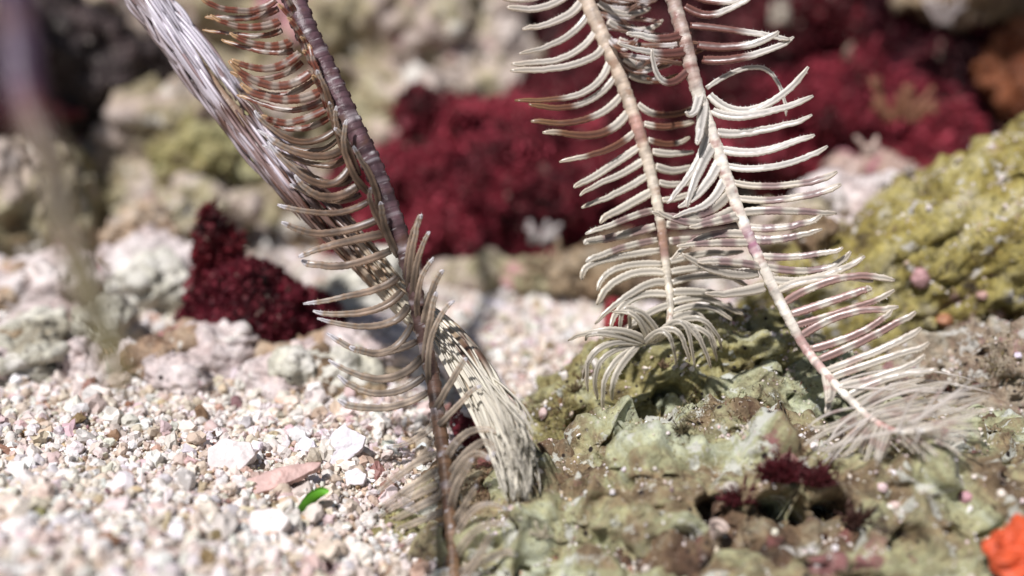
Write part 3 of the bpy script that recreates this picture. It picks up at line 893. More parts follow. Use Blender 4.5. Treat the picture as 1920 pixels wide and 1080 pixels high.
class Arm:
    def __init__(self, label, pts, rad, colf, seed, group=None, n=800, name='feather_star_arm', seg=8, groove=.86, thin=1.0, mott=(7, .5, .3, (.26, .14, .11))):
        """pts: (px, py, depth) down the arm; rad: radius in cm along it; colf(s, n) gives the axis colours"""
        self.r = np.random.default_rng(seed)
        self.px = spline([(a, b, c) for a, b, c in pts], n)
        self.path = np.array([P(*q) for q in self.px])
        self.root = empty(name, self.path[0])
        tag(self.root, label, 'feather star', group)
        s = np.linspace(0, 1, n)
        rr = np.interp(s, np.linspace(0, 1, len(rad)), rad)
        ring = np.arange(n)
        rr = rr * np.where(ring % seg == 0, .985, 1.0) * (1 + .05 * fbm(np.stack([s * 60, s * 0, s * 0 + seed], 1), 3))
        rr = rr[:, None] * np.ones((1, 12))
        rr[:, 3] *= 1 + .12 * (np.sin(ring * np.pi / seg) > .3)
        rr[:, 9] *= 1 + .12 * (np.sin(ring * np.pi / seg + np.pi) > .3)
        c = colf(s, self.r)
        tick = np.where(ring % seg == 0, groove + (1 - groove) * self.r.random(n) * .8, 1.0)
        c = c * tick[:, None] * (1 + .35 * fbm(np.stack([s * 90, s * 0 + 4, s * 0 + seed], 1), 3))[:, None]
        t0 = self.path[0] - self.path[20]
        t0 /= np.linalg.norm(t0)
        up_ = np.linspace(5, 0, 160, endpoint=False)[:, None]      # the arm goes on above the picture
        ext = self.path[0] + t0 * up_ + AX_F * .03 * up_ ** 2
        self.obj = tube_obj('rachis', np.concatenate([ext, self.path]), np.concatenate([rr[8:168], rr]) * thin, REF, M['rachis'], np.concatenate([c[8:168], c]), self.root, sides=12, mott=mott)
        self.n = n

    def depth_at(self, px, py):
        i = np.argmin((self.px[:, 0] - px) ** 2 + (self.px[:, 1] - py) ** 2)
        return self.px[i, 2], i / (self.n - 1)

    def pinnule(self, b, m, t, colf, mat, r0=.042, r1=.018, dz=(0, -.06, -.15), hairs=44, n=34, hook=0.0, name='pinnule'):
        r = self.r
        d0, s = self.depth_at(*b)
        p0 = P(b[0], b[1], d0 + dz[0])
        pm = P(m[0], m[1], d0 + dz[1])
        p1 = P(t[0], t[1], d0 + dz[2])
        tt = np.linspace(0, 1, n)
        r0, r1 = r0 * r.uniform(.80, 1.12), r1 * r.uniform(.75, 1.15)
        L_ = np.linalg.norm(p1 - p0)
        pm = pm + r.normal(0, .035, 3) * L_
        p1 = p1 + r.normal(0, .03, 3) * L_
        if r.random() < .10:
            p1 = pm + (p1 - pm) * r.uniform(.45, .8)
        path = bez(p0, pm, p1, tt)
        path = path + (AX_U * r.normal(0, .03) + AX_R * r.normal(0, .02))[None] * (np.clip((tt - .7) / .3, 0, 1) ** 2)[:, None]
        wob = np.cumsum(r.normal(0, .0034, (n, 3)), 0) * tt[:, None]
        path = path + wob
        hairs = hairs * 2
        if hook:
            path = path + AX_U[None] * (hook * np.clip((tt - .86) / .14, 0, 1) ** 2)[:, None]
        rad = np.interp(tt, [0, .1, .55, .93, 1], [r0 * .85, r0, (r0 * .62 + r1 * .38), r1, r1 * .45])
        rad = rad * np.where(np.arange(n) % 2 == 0, 1.05, .93)
        col = colf(s, tt, r)
        return tube_obj(name, path, rad, REF + r.normal(0, .12, 3), mat, col, self.root, prof=PROF, groove=GRV, hairs=hairs, r=r)


def lerp_keys(keys, step):
    """densify a list of (base, mid, tip) keys: step extra pinnules between each pair"""
    out = []
    for i in range(len(keys) - 1):
        a, b = np.array(keys[i], float), np.array(keys[i + 1], float)
        for k in range(step):
            out.append(a + (b - a) * k / step)
    out.append(np.array(keys[-1], float))
    return out


def band(tt, centres, width):
    m = np.zeros_like(tt)
    for c in centres:
        m = np.maximum(m, 1 - sstep(width * .5, width, np.abs(tt - c)))
    return m[:, None]


def L3(a, b, k):
    return np.asarray(a) * (1 - k) + np.asarray(b) * k


# ---- arm A: the brown comb in front
def colA_axis(s, r):
    n = len(s)
    base = np.stack([np.interp(s, [0, .4, .6, .8, 1], q) for q in ([.10, .13, .15, .24, .28], [.055, .075, .085, .14, .17], [.065, .085, .07, .08, .09])], 1)
    w = fbm(np.stack([s * 38, s * 0, s * 0 + 3], 1), 3)
    hl = sstep(.10, .35, w)[:, None]
    dk = sstep(.08, .4, -w)[:, None]
    return base * (1 - hl * .65) + np.array((.55, .50, .52)) * hl * .65 - base * dk * .55


def colA_pin(s, tt, r):
    n = len(tt)
    k = np.clip(s / .75, 0, 1)
    base = L3((.17, .085, .045), (.50, .42, .33), k ** 1.8)
    pale = L3((.38, .30, .25), (.55, .50, .42), k)
    c = np.tile(base, (n, 1)) * r.uniform(.85, 1.12)
    if s < .24:                                       # clear pale pinnules with rust bands
        b = band(tt, np.array([.08, .36, .62, .86]) + r.normal(0, .03, 4), .10)
        c = np.tile(pale, (n, 1)) * (1 - b) + np.array((.24, .08, .05)) * b
        c[tt > .9] = (.55, .36, .20)
    else:
        nz = fbm(np.stack([tt * 5, tt * 0 + r.uniform(0, 90), tt * 0], 1), 2)[:, None]
        c = c * (1 + nz * .9)
        e = sstep(.55, .95, tt)[:, None]
        c = c * (1 - e) + np.array(pale) * e
        b0 = (1 - sstep(.0, .22, tt))[:, None]
        c = c * (1 - .4 * b0)
        spots = (np.arange(n) % 3 == 0)[:, None] * sstep(.5, .8, tt)[:, None]
        c = c * (1 - .45 * spots) + np.array((.36, .20, .08)) * .45 * spots
        c[-3:] = (.68, .66, .68)
    return np.clip(c, .02, .8)


armA = Arm('brown feather star arm with curved comb-like pinnules standing in front of the striped furled arm',
           [(535, -60, 13.1), (552, 0, 13.1), (575, 60, 13.0), (610, 130, 13.0), (655, 225, 12.95), (700, 315, 12.95), (740, 415, 12.9), (770, 510, 12.9),
            (790, 610, 12.85), (810, 700, 12.8), (823, 790, 12.6), (834, 870, 12.3), (842, 950, 12.0), (848, 1030, 11.7), (852, 1120, 11.4)],
           [.135, .13, .125, .115, .10, .085, .08, .075, .07, .07], colA_axis, 11, groove=.5, mott=(9, .7, .85, (.12, .06, .04)))
leftA = [((510, -45), (450, -25), (372, -40)), ((517, 0), (455, 20), (380, 8)), ((524, 40), (468, 45), (388, 36)), ((545, 78), (500, 86), (424, 64)),
         ((562, 100), (500, 126), (428, 102)), ((583, 135), (512, 160), (432, 124)), ((600, 172), (525, 190), (450, 165)), ((615, 203), (552, 226), (484, 203)),
         ((630, 243), (562, 264), (490, 216)), ((642, 280), (585, 296), (500, 258)), ((656, 312), (605, 332), (512, 272)), ((672, 347), (612, 362), (532, 318)),
         ((692, 377), (612, 402), (521, 386)), ((715, 408), (600, 440), (528, 412)), ((722, 438), (640, 468), (562, 474)), ((732, 470), (645, 502), (566, 490)),
         ((746, 518), (680, 548), (580, 572)), ((755, 545), (690, 578), (582, 586)), ((766, 572), (700, 604), (588, 598)), ((773, 606), (710, 645), (610, 625)),
         ((781, 640), (710, 662), (620, 633)), ((790, 670), (715, 697), (622, 685)), ((796, 705), (716, 738), (644, 720)), ((802, 735), (720, 768), (640, 746))]
for kx in leftA[:12]:                                # the second row of the comb, a little behind the first
    b, m, t = (np.array(q_, float) + np.array([4, 17]) for q_ in kx)
    armA.pinnule(b, m, t + armA.r.normal(0, 5, 2), colA_pin, M['pinnule_clear'], r0=.042, r1=.026, dz=(.05, .12, .16), hairs=40)
for kx in leftA:
    b, m, t = kx
    armA.pinnule(b, m, t, colA_pin, M['pinnule_clear'], r0=.054, r1=.034, dz=(0, -.10, -.22), hook=armA.r.uniform(.0, .05), hairs=60)
lowA = [((815, 790), (778, 818), (722, 842)), ((818, 822), (780, 860), (735, 900)), ((824, 850), (770, 890), (705, 925)), ((826, 880), (770, 920), (700, 965)), ((829, 905), (770, 945), (700, 975)),
        ((831, 925), (762, 962), (690, 1000)), ((834, 958), (760, 995), (682, 1025)), ((836, 985), (765, 1015), (680, 1032)), ((838, 1015), (780, 1040), (700, 1056)),
        ((840, 1045), (785, 1068), (725, 1082)), ((842, 1075), (790, 1098), (735, 1110))]
for b, m, t in lowA:
    armA.pinnule(b, m, t, colA_pin, M['veil'], r0=.052, r1=.026, dz=(0, .05, .12), hairs=60)
rightA = [((556, 40), (542, 0), (515, -40)), ((568, 80), (552, 45), (522, 5)), ((582, 112), (566, 75), (540, 35)), ((596, 142), (580, 105), (556, 62)), ((604, 172), (590, 130), (566, 92)), ((622, 225), (606, 180), (584, 140)), ((645, 275), (630, 228), (612, 185)), ((672, 330), (652, 280), (636, 235)),
          ((612, 200), (600, 140), (560, 70)), ((632, 250), (618, 190), (592, 130)), ((655, 300), (642, 250), (640, 200)), ((690, 360), (655, 300), (648, 222)), ((712, 400), (680, 340), (660, 270)),
          ((735, 455), (705, 400), (690, 320)), ((748, 480), (730, 430), (715, 372)), ((762, 520), (772, 440), (800, 376)), ((768, 540), (770, 470), (784, 405)), ((775, 560), (780, 490), (803, 432)),
          ((785, 600), (785, 540), (803, 478)), ((790, 630), (805, 545), (832, 494)), ((797, 680), (805, 610), (830, 552)), ((805, 720), (815, 640), (845, 560)),
          ((815, 770), (845, 715), (885, 650)), ((820, 800), (850, 760), (905, 710))]
for b, m, t in rightA:
    armA.pinnule(b, m, t, colA_pin, M['pinnule_clear'], r0=.044, r1=.027, dz=(-.02, -.18, -.28), hook=-.02, hairs=50)
lowR = [((836, 862), (885, 818), (946, 822)), ((840, 895), (895, 838), (930, 850)), ((842, 925), (868, 870), (915, 850)), ((846, 960), (865, 900), (900, 868)), ((848, 985), (878, 940), (905, 900)),
        ((852, 1015), (900, 960), (980, 956)), ((855, 1045), (905, 995), (952, 985)), ((858, 1075), (920, 1045), (965, 1040)), ((860, 1100), (905, 1030), (930, 1000))]
for b, m, t in lowR:
    armA.pinnule(b, m, t, colA_pin, M['veil'], r0=.054, r1=.028, dz=(0, -.12, -.25), hairs=60)


# ---- arm B: furled bundle behind A
def colB_axis(s, r):
    return np.tile((.34, .24, .17), (len(s), 1))


B_BROWN = [(-.1, .09), (.30, .35), (.47, .57), (.835, .875)]


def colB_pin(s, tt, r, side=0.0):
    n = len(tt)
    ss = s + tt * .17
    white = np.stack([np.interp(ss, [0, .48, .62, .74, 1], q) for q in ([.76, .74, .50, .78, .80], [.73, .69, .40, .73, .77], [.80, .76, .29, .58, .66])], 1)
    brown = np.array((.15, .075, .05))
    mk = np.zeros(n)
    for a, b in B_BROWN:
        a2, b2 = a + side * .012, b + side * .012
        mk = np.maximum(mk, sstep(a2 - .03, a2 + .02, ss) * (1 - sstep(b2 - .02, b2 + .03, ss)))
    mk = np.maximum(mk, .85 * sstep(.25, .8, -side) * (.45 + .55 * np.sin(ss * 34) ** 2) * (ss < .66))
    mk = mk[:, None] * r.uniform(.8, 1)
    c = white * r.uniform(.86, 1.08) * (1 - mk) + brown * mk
    if r.random() < .28:
        c = c * L3((.55, .42, .40), (.75, .62, .5), min(1, s * 1.2))
    return np.clip(c, .02, .82)


B_PTS = [(225, -60, 13.9), (268, -10, 13.9), (340, 80, 13.85), (430, 195, 13.8), (515, 300, 13.75), (600, 395, 13.7), (685, 485, 13.6), (755, 565, 13.5), (820, 615, 13.4), (880, 680, 13.1), (925, 760, 12.6), (952, 830, 12.1)]
armB = Arm('furled feather star arm with white and brown striped pinnules, slanting behind the brown arm', B_PTS,
           [.07, .07, .07, .06, .05, .04, .03], colB_axis, 12)
r = armB.r
nB = 70
for i in range(nB):
    s0 = i / nB * .86
    ln = r.uniform(.13, .19) if s0 < .6 else r.uniform(.14, .20)
    s1 = min(1.0, s0 + ln)
    i0, im, i1 = (min(799, int(q * 799)) for q in (s0, (s0 + s1) / 2, s1))
    R0 = np.interp(s0, [0, .3, .5, .62, .7, .85, 1], [.215, .21, .18, .13, .15, .18, .10])
    ph = r.uniform(-.5, 1.5) * np.pi * .5 + (i % 2) * np.pi * .55 - np.pi * .4
    T = armB.path[im] - armB.path[i0]
    T /= np.linalg.norm(T)
    S_ = np.cross(T, REF)
    S_ /= np.linalg.norm(S_)
    N_ = np.cross(S_, T)
    tw = .26
    e0 = S_ * math.sin(ph) + N_ * math.cos(ph)
    e1 = S_ * math.sin(ph + tw) + N_ * math.cos(ph + tw)
    e2 = S_ * math.sin(ph + 2 * tw) + N_ * math.cos(ph + 2 * tw)
    spread = 1.0 if s0 < .62 else 1.35
    p0 = armB.path[i0] + e0 * R0 * .5
    pm = armB.path[im] + e1 * R0 * 1.05
    p1 = armB.path[i1] + e2 * R0 * r.uniform(.35, .95) * spread
    if i1 >= 799:
        p1 = p1 + T * (s0 + ln - 1) * 9 + np.array([r.normal(0, .10), 0, -.10])
    tt = np.linspace(0, 1, 30)
    path = bez(p0, pm, p1, tt)
    rad = np.interp(tt, [0, .2, .6, 1], [.030, .046, .036, .010]) * np.where(np.arange(30) % 2 == 0, 1.04, .95)
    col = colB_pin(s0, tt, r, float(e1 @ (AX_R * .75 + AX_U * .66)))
    tube_obj('pinnule', path, rad, e1, M['pinnule'], col, armB.root, prof=PROF, groove=GRVB, hairs=0, r=r)


for i in range(29):                                  # the loose cream brush at the end
    f_ = r.random()
    j = int((.74 + .24 * f_) * 799)
    p0 = armB.path[j] + r.normal(0, .06, 3)
    tx, ty = r.normal(962, 16) + 24 * f_, r.uniform(840, 945)
    p1 = P(tx, ty, 11.75 + r.normal(0, .12))
    pm = (p0 + p1) / 2 + AX_R * r.uniform(.03, .14) + r.normal(0, .03, 3)
    tt = np.linspace(0, 1, 30)
    path = bez(p0, pm, p1, tt) + np.cumsum(r.normal(0, .003, (30, 3)), 0)
    rad = np.interp(tt, [0, .2, .6, 1], [.030, .042, .030, .006])
    col = np.tile((.80, .76, .64), (30, 1)) * r.uniform(.85, 1.05)
    tube_obj('pinnule', path, rad * .75, REF, M['pinnule'], col, armB.root, prof=PROF, groove=GRVB, hairs=40, r=r)


def fringe(arm, name, mat, strands, colf, r):
    """many fine filaments that nobody could count, as one part of the arm; strands yields paths and radii"""
    V, F, C, n0 = [], [], [], 0
    for path, rad, col in strands:
        v, f, caps, _ = tube(path, rad, REF, 4)
        V.append(v)
        F.append(np.concatenate([f[:, [0, 1, 2]], f[:, [0, 2, 3]], caps]) + n0)
        C.append(np.concatenate([np.repeat(col, 4, 0), col[:1], col[-1:]]))
        n0 += len(v)
    o = mesh_obj(name, np.concatenate(V), np.concatenate(F), mat, arm.root, col=np.concatenate(C), loc=arm.path[0])
    return tag(o, kind='stuff')


def silkB():
    for i in range(200):
        s0 = r.uniform(-.02, .93)
        if .50 < s0 < .66 and r.random() < .75:
            continue
        s1 = min(1.0, s0 + r.uniform(.08, .16))
        s0 = max(0, s0)
        i0, im, i1 = (min(799, int(q * 799)) for q in (s0, (s0 + s1) / 2, s1))
        R0 = np.interp(s0, [0, .3, .5, .62, .7, .85, 1], [.235, .23, .19, .13, .15, .17, .10])
        ph = r.uniform(-.62, .62) * np.pi
        T = armB.path[im] - armB.path[i0]
        T /= np.linalg.norm(T)
        S_ = np.cross(T, REF)
        S_ /= np.linalg.norm(S_)
        N_ = np.cross(S_, T)
        e = [S_ * math.sin(ph + q) + N_ * math.cos(ph + q) for q in (0, .15, .3)]
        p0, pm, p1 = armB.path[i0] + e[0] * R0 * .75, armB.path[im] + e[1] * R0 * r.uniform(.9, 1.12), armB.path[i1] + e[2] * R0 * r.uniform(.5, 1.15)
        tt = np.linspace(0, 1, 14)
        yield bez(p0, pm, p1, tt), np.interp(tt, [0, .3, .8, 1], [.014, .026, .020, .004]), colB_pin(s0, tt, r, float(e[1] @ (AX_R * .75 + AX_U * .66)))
    for i in range(130):                              # the fluffy end
        f_ = r.random()
        j = int((.76 + .23 * f_) * 799)
        p0 = armB.path[j] + r.normal(0, .07, 3)
        p1 = P(r.normal(962, 15) + 24 * f_, r.uniform(800, 945), 11.75 + r.normal(0, .12))
        pm = (p0 + p1) / 2 + AX_R * r.uniform(.02, .14) + r.normal(0, .03, 3)
        tt = np.linspace(0, 1, 14)
        yield bez(p0, pm, p1, tt), np.interp(tt, [0, .3, .8, 1], [.008, .015, .010, .002]), np.tile((.80, .76, .65), (14, 1)) * r.uniform(.75, 1.03)


fringe(armB, 'silky_fringe', M['pinnule'], silkB(), None, r)


# ---- arm C: cream arm with curled tip
def colC_axis(s, r):
    c = np.tile((.52, .43, .34), (len(s), 1)) * (1 + .25 * fbm(np.stack([s * 30, s * 0, s * 0], 1), 3))[:, None]
    pale = sstep(.35, .7, s)[:, None]
    c = c * (1 - pale) + np.array((.62, .57, .47)) * pale
    for a, b in ((-.1, .04), (.40, .45), (.68, .73)):
        m = (sstep(a - .015, a, s) * (1 - sstep(b, b + .02, s)))[:, None] * .75
        c = c * (1 - m) + np.array((.30, .14, .12)) * m
    return c


def colC_pin(s, tt, r):
    n = len(tt)
    base = L3((.66, .61, .54), (.62, .58, .49), min(1, s * 1.4))
    c = np.tile(base, (n, 1)) * r.uniform(.9, 1.1)
    amt = 0
    if .22 < s < .46:                               # brown bands drift outward along this stretch
        cen = [.88 - 2.9 * (s - .24), 1.1 - 2.9 * (s - .24)]
        c = c * (1 - .95 * band(tt, cen, .24)) + np.array((.17, .06, .03)) * .95 * band(tt, cen, .24)
        e = sstep(.6, 1, tt)[:, None]
        c = c * (1 - .35 * e) + np.array((.42, .28, .12)) * .35 * e
    elif .62 < s < .72:
        cen = [.15, .5]
        c = c * (1 - .75 * band(tt, cen, .12)) + np.array((.20, .10, .10)) * .75 * band(tt, cen, .12)
    else:
        e = sstep(.7, 1, tt)[:, None]
        c = c * (1 - .4 * e) + np.array((.50, .40, .26)) * .4 * e
    b0 = (1 - sstep(0, .3, tt))[:, None]
    c = c * (1 + .14 * b0)
    return np.clip(c, .02, .8)


armC = Arm('cream feather star arm with brown flecks whose tip curls over the rubble hole',
           [(1078, -70, 13.7), (1100, 0, 13.65), (1142, 95, 13.6), (1172, 170, 13.6), (1196, 240, 13.55), (1216, 310, 13.55), (1232, 380, 13.5), (1242, 440, 13.5), (1250, 510, 13.5), (1257, 575, 13.4),
            (1250, 620, 13.3), (1222, 640, 13.15), (1192, 640, 13.05)],
           [.105, .11, .10, .095, .085, .07, .06, .05, .035], colC_axis, 13, thin=.84, mott=(8, .6, .35, (.33, .20, .13)))
def colT(s, tt, r):
    c = np.tile((.72, .68, .66), (len(tt), 1)) * r.uniform(.8, 1.08)
    m = band(tt, [r.uniform(0, .3), r.uniform(.35, .7), r.uniform(.7, 1)], r.uniform(.10, .2)) * r.uniform(.75, 1)
    return np.clip(c * (1 - m) + np.array((.20, .08, .035)) * m, .02, .8)


leftC = [((1052, -40), (1000, 0), (930, 5)), ((1066, -10), (1010, 18), (945, 28)), ((1088, 5), (1048, 42), (965, 62)), ((1104, 25), (1052, 80), (974, 102)), ((1118, 55), (1066, 110), (968, 121)),
         ((1130, 85), (1080, 130), (950, 146)), ((1142, 115), (1088, 165), (970, 184)), ((1152, 145), (1085, 192), (995, 198)), ((1163, 180), (1100, 225), (998, 232)), ((1176, 212), (1110, 256), (1013, 253)),
         ((1189, 248), (1130, 287), (1052, 298)), ((1199, 275), (1132, 322), (1075, 345)), ((1207, 300), (1142, 338), (1078, 360)), ((1213, 330), (1152, 364), (1096, 384)), ((1220, 360), (1170, 388), (1128, 404)),
         ((1224, 395), (1165, 416), (1095, 440)), ((1228, 425), (1150, 438), (1093, 452)), ((1232, 450), (1150, 462), (1088, 500)), ((1236, 470), (1142, 490), (1090, 506)),
         ((1240, 495), (1160, 506), (1102, 556)), ((1245, 512), (1172, 525), (1106, 562)), ((1248, 530), (1188, 538), (1128, 600)), ((1251, 552), (1182, 566), (1150, 612)), ((1255, 572), (1205, 588), (1172, 622))]
for b, m, t in leftC:
    armC.pinnule(b, m, t, colC_pin, M['pinnule'], r0=.054, r1=.036, dz=(0, -.12, -.25), hook=-.02, hairs=50)
rightC = [((1122, 5), (1170, 22), (1230, 10)), ((1140, 40), (1190, 52), (1245, 40)), ((1160, 75), (1205, 88), (1252, 72)), ((1170, 110), (1215, 125), (1262, 112)), ((1180, 140), (1222, 155), (1270, 148)),
          ((1196, 195), (1245, 210), (1300, 195)), ((1208, 232), (1255, 240), (1302, 230)), ((1216, 262), (1258, 270), (1300, 262)), ((1224, 284), (1262, 288), (1302, 275)), ((1230, 312), (1265, 318), (1302, 306)),
          ((1236, 342), (1265, 346), (1300, 336)), ((1242, 375), (1280, 372), (1325, 350)), ((1250, 420), (1300, 425), (1380, 400)), ((1255, 452), (1310, 450), (1390, 430)), ((1256, 490), (1320, 482), (1395, 470)), ((1258, 510), (1325, 500), (1400, 498)),
          ((1260, 530), (1330, 522), (1395, 525)), ((1262, 548), (1330, 542), (1388, 560)), ((1262, 566), (1322, 556), (1392, 592)), ((1262, 585), (1320, 575), (1375, 605)), ((1256, 602), (1310, 592), (1350, 640))]
for b, m, t in rightC:
    armC.pinnule(b, m, t, colC_pin, M['pinnule'], r0=.050, r1=.032, dz=(0, .08, .15), hairs=40)
rc = np.random.default_rng(50)
for i in range(18):
    y = rc.uniform(-25, 135)
    x = 1104 + (y) * .42
    L_ = rc.uniform(70, 170)
    armC.pinnule((x + 6, y), (x + L_ * .55, y + rc.uniform(4, 34)), (x + L_, y + rc.uniform(-28, 26)), colT, M['pinnule_clear'], r0=.040, r1=.026, dz=(.04, rc.uniform(-.3, .25), rc.uniform(-.5, .3)), hairs=30)
tipC = [((1215, 640), (1140, 612), (1060, 635)), ((1205, 642), (1130, 622), (1075, 640)), ((1200, 645), (1125, 650), (1088, 720)), ((1198, 646), (1128, 664), (1098, 735)), ((1196, 648), (1132, 680), (1115, 752)),
        ((1195, 650), (1142, 690), (1130, 770)), ((1194, 650), (1152, 700), (1145, 745)), ((1235, 636), (1180, 585), (1150, 640)), ((1240, 634), (1200, 585), (1170, 620)), ((1215, 640), (1190, 590), (1150, 590)),
        ((1225, 638), (1280, 605), (1300, 690)), ((1232, 636), (1290, 612), (1318, 700)), ((1238, 632), (1300, 615), (1332, 690)), ((1246, 625), (1312, 612), (1345, 680)), ((1215, 640), (1265, 615), (1288, 680)),
        ((1208, 642), (1250, 625), (1268, 685)), ((1250, 618), (1318, 602), (1352, 662))]
for b, m, t in tipC:
    armC.pinnule(b, m, t, colC_pin, M['pinnule_clear'], r0=.044, r1=.022, dz=(0, -.28, -.10), hairs=36)


# ---- arm D: white arm with maroon bands on the right
def colD_axis(s, r):
    c = np.tile((.74, .69, .60), (len(s), 1)) * (1 + .3 * fbm(np.stack([s * 40, s * 0, s * 0 + 8], 1), 3))[:, None]
    for a, b, col in ((-.05, .22, (.19, .08, .06)), (.485, .525, (.34, .10, .20)), (.69, .76, (.34, .15, .14)), (.88, .92, (.42, .22, .20))):
        m = (sstep(a - .012, a + .01, s) * (1 - sstep(b, b + .02, s)))[:, None] * np.clip(.6 + .8 * fbm(np.stack([s * 70, s * 0, s * 0 + 2], 1), 2), 0, 1)[:, None]
        c = c * (1 - m) + np.array(col) * m
    return c


def colD_pin(s, tt, r):
    n = len(tt)
    base = np.array((.69, .66, .60)) if s < .4 else np.array((.64, .59, .50))
    c = np.tile(base, (n, 1)) * r.uniform(.9, 1.1)
    br = np.array((.17, .055, .04))
    if s < .215:
        m = (1 - sstep(.45, .62, tt))[:, None] * .95
        c = c * (1 - m) + br * m
    elif .40 < s < .56:
        cen = np.clip([.25 + 1.2 * (.54 - s), .60 + 1.4 * (.54 - s)], 0, 1.2)
        m = band(tt, cen, .13) * .7
        c = c * (1 - m) + np.array((.22, .10, .12)) * m
    elif .61 < s < .75:
        m = band(tt, [.12, .45, .72], .15) * .75
        c = c * (1 - m) + np.array((.30, .13, .12)) * m
    elif s > .75:
        m = band(tt, [r.uniform(.2, .5)], .10) * .45
        c = c * (1 - m) + np.array((.36, .18, .16)) * m
    e = sstep(.85, 1, tt)[:, None]
    c = c * (1 - .3 * e) + np.array((.48, .38, .26)) * .3 * e
    return np.clip(c, .02, .8)


armD = Arm('white feather star arm with maroon bands and a frayed tip over the bottom right rocks',
           [(1240, -70, 13.2), (1262, 0, 13.2), (1285, 80, 13.15), (1302, 150, 13.1), (1325, 225, 13.1), (1348, 290, 13.05), (1375, 370, 13.0), (1405, 445, 12.95), (1440, 520, 12.9), (1475, 590, 12.85), (1512, 655, 12.8),
            (1552, 705, 12.5), (1600, 755, 12.2), (1640, 790, 11.9), (1690, 810, 11.6), (1750, 805, 11.3)],
           [.10, .10, .095, .09, .085, .075, .07, .06, .045, .025], colD_axis, 14, thin=.84, mott=(8, .6, .5, (.30, .13, .11)))
rightD = [((1280, -20), (1350, -5), (1420, -30)), ((1284, 12), (1340, 18), (1400, -5)), ((1294, 48), (1380, 45), (1480, 70)), ((1308, 84), (1388, 88), (1465, 54)), ((1318, 112), (1392, 116), (1490, 78)),
          ((1330, 178), (1408, 190), (1506, 150)), ((1336, 208), (1410, 217), (1523, 180)), ((1345, 248), (1420, 246), (1517, 222)), ((1352, 280), (1432, 281), (1529, 237)), ((1364, 311), (1440, 306), (1538, 275)),
          ((1375, 342), (1460, 345), (1560, 318)), ((1385, 372), (1472, 370), (1565, 352)), ((1392, 398), (1482, 394), (1572, 386)), ((1400, 425), (1470, 428), (1545, 405)), ((1408, 448), (1470, 452), (1535, 440)),
          ((1425, 480), (1500, 482), (1570, 462)), ((1434, 500), (1520, 508), (1600, 488)), ((1448, 525), (1530, 524), (1612, 478)), ((1458, 545), (1540, 522), (1632, 530)), ((1470, 568), (1560, 530), (1664, 520)),
          ((1480, 590), (1575, 560), (1640, 548)), ((1492, 610), (1590, 578), (1684, 555)), ((1502, 630), (1590, 600), (1687, 578)), ((1520, 655), (1600, 625), (1680, 590)), ((1535, 675), (1620, 640), (1712, 582)), ((1550, 695), (1640, 655), (1735, 622)),
          ((1560, 708), (1650, 672), (1745, 640)), ((1575, 725), (1660, 700), (1750, 668)), ((1590, 742), (1670, 712), (1760, 690))]
for b, m, t in rightD:
    armD.pinnule(b, m, t, colD_pin, M['pinnule'], r0=.054, r1=.038, dz=(0, -.10, -.20), hook=.02, hairs=56)
armD.pinnule((1325, 165), (1425, 128), (1482, 218), colD_pin, M['pinnule_clear'], r0=.036, r1=.022, dz=(.05, .15, .2))
leftD = [((1292, 60), (1230, 70), (1180, 40)), ((1298, 90), (1240, 105), (1160, 90)), ((1300, 120), (1245, 150), (1222, 100)), ((1312, 170), (1302, 195), (1285, 215)), ((1318, 190), (1308, 235), (1312, 282)),
         ((1330, 235), (1295, 310), (1247, 388)), ((1340, 270), (1312, 325), (1285, 378)), ((1350, 300), (1320, 350), (1282, 392)), ((1358, 335), (1322, 378), (1268, 398)), ((1364, 365), (1300, 398), (1226, 402)),
         ((1378, 392), (1310, 420), (1232, 402)), ((1385, 405), (1345, 415), (1290, 425)), ((1400, 440), (1320, 444), (1263, 484)), ((1405, 455), (1330, 452), (1272, 470)), ((1420, 512), (1345, 505), (1286, 476)),
         ((1428, 500), (1360, 490), (1300, 480)), ((1432, 538), (1385, 550), (1322, 556)), ((1548, 705), (1552, 745), (1549, 782)), ((1555, 715), (1560, 740), (1558, 765))]
for b, m, t in leftD:
    armD.pinnule(b, m, t, colD_pin, M['pinnule'], r0=.064, r1=.030, dz=(0, -.14, -.28), hairs=50)
# the frayed tip: pinnules splay to both sides of the last stretch
r = armD.r
tail = [((1615, 768), (1560, 795), (1512, 800)), ((1622, 775), (1565, 812), (1508, 828)), ((1630, 782), (1575, 830), (1530, 850)), ((1640, 792), (1600, 830), (1575, 862)), ((1650, 795), (1622, 840), (1614, 902)),
        ((1658, 798), (1640, 845), (1622, 895)), ((1668, 802), (1650, 850), (1640, 880)), ((1600, 757), (1680, 735), (1765, 710)), ((1612, 765), (1700, 735), (1795, 702)), ((1622, 772), (1710, 745), (1822, 712)),
        ((1632, 780), (1720, 755), (1845, 722)), ((1645, 787), (1740, 765), (1862, 738)), ((1660, 795), (1750, 775), (1858, 760)), ((1680, 805), (1765, 790), (1850, 770)), ((1700, 810), (1775, 800), (1838, 785)),
        ((1690, 810), (1720, 840), (1735, 858)), ((1705, 810), (1750, 840), (1765, 862)), ((1720, 810), (1770, 830), (1790, 855)), ((1735, 808), (1785, 822), (1815, 838)), ((1745, 806), (1795, 810), (1830, 815)),
        ((1680, 806), (1700, 838), (1712, 850))]
for b, m, t in tail:
    armD.pinnule(b, m, t, colD_pin, M['veil'], r0=.038, r1=.020, dz=(0, -.05, -.12), hairs=60)
    b2, m2, t2 = (np.array(q, float) for q in (b, m, t))
    if r.random() < .8:
        continue
    armD.pinnule(b2 + r.normal(0, 3, 2), m2 + r.normal(0, 8, 2), t2 + r.normal(0, 12, 2), colD_pin, M['veil'], r0=.032, r1=.016, dz=(0, .05, .10), hairs=40)

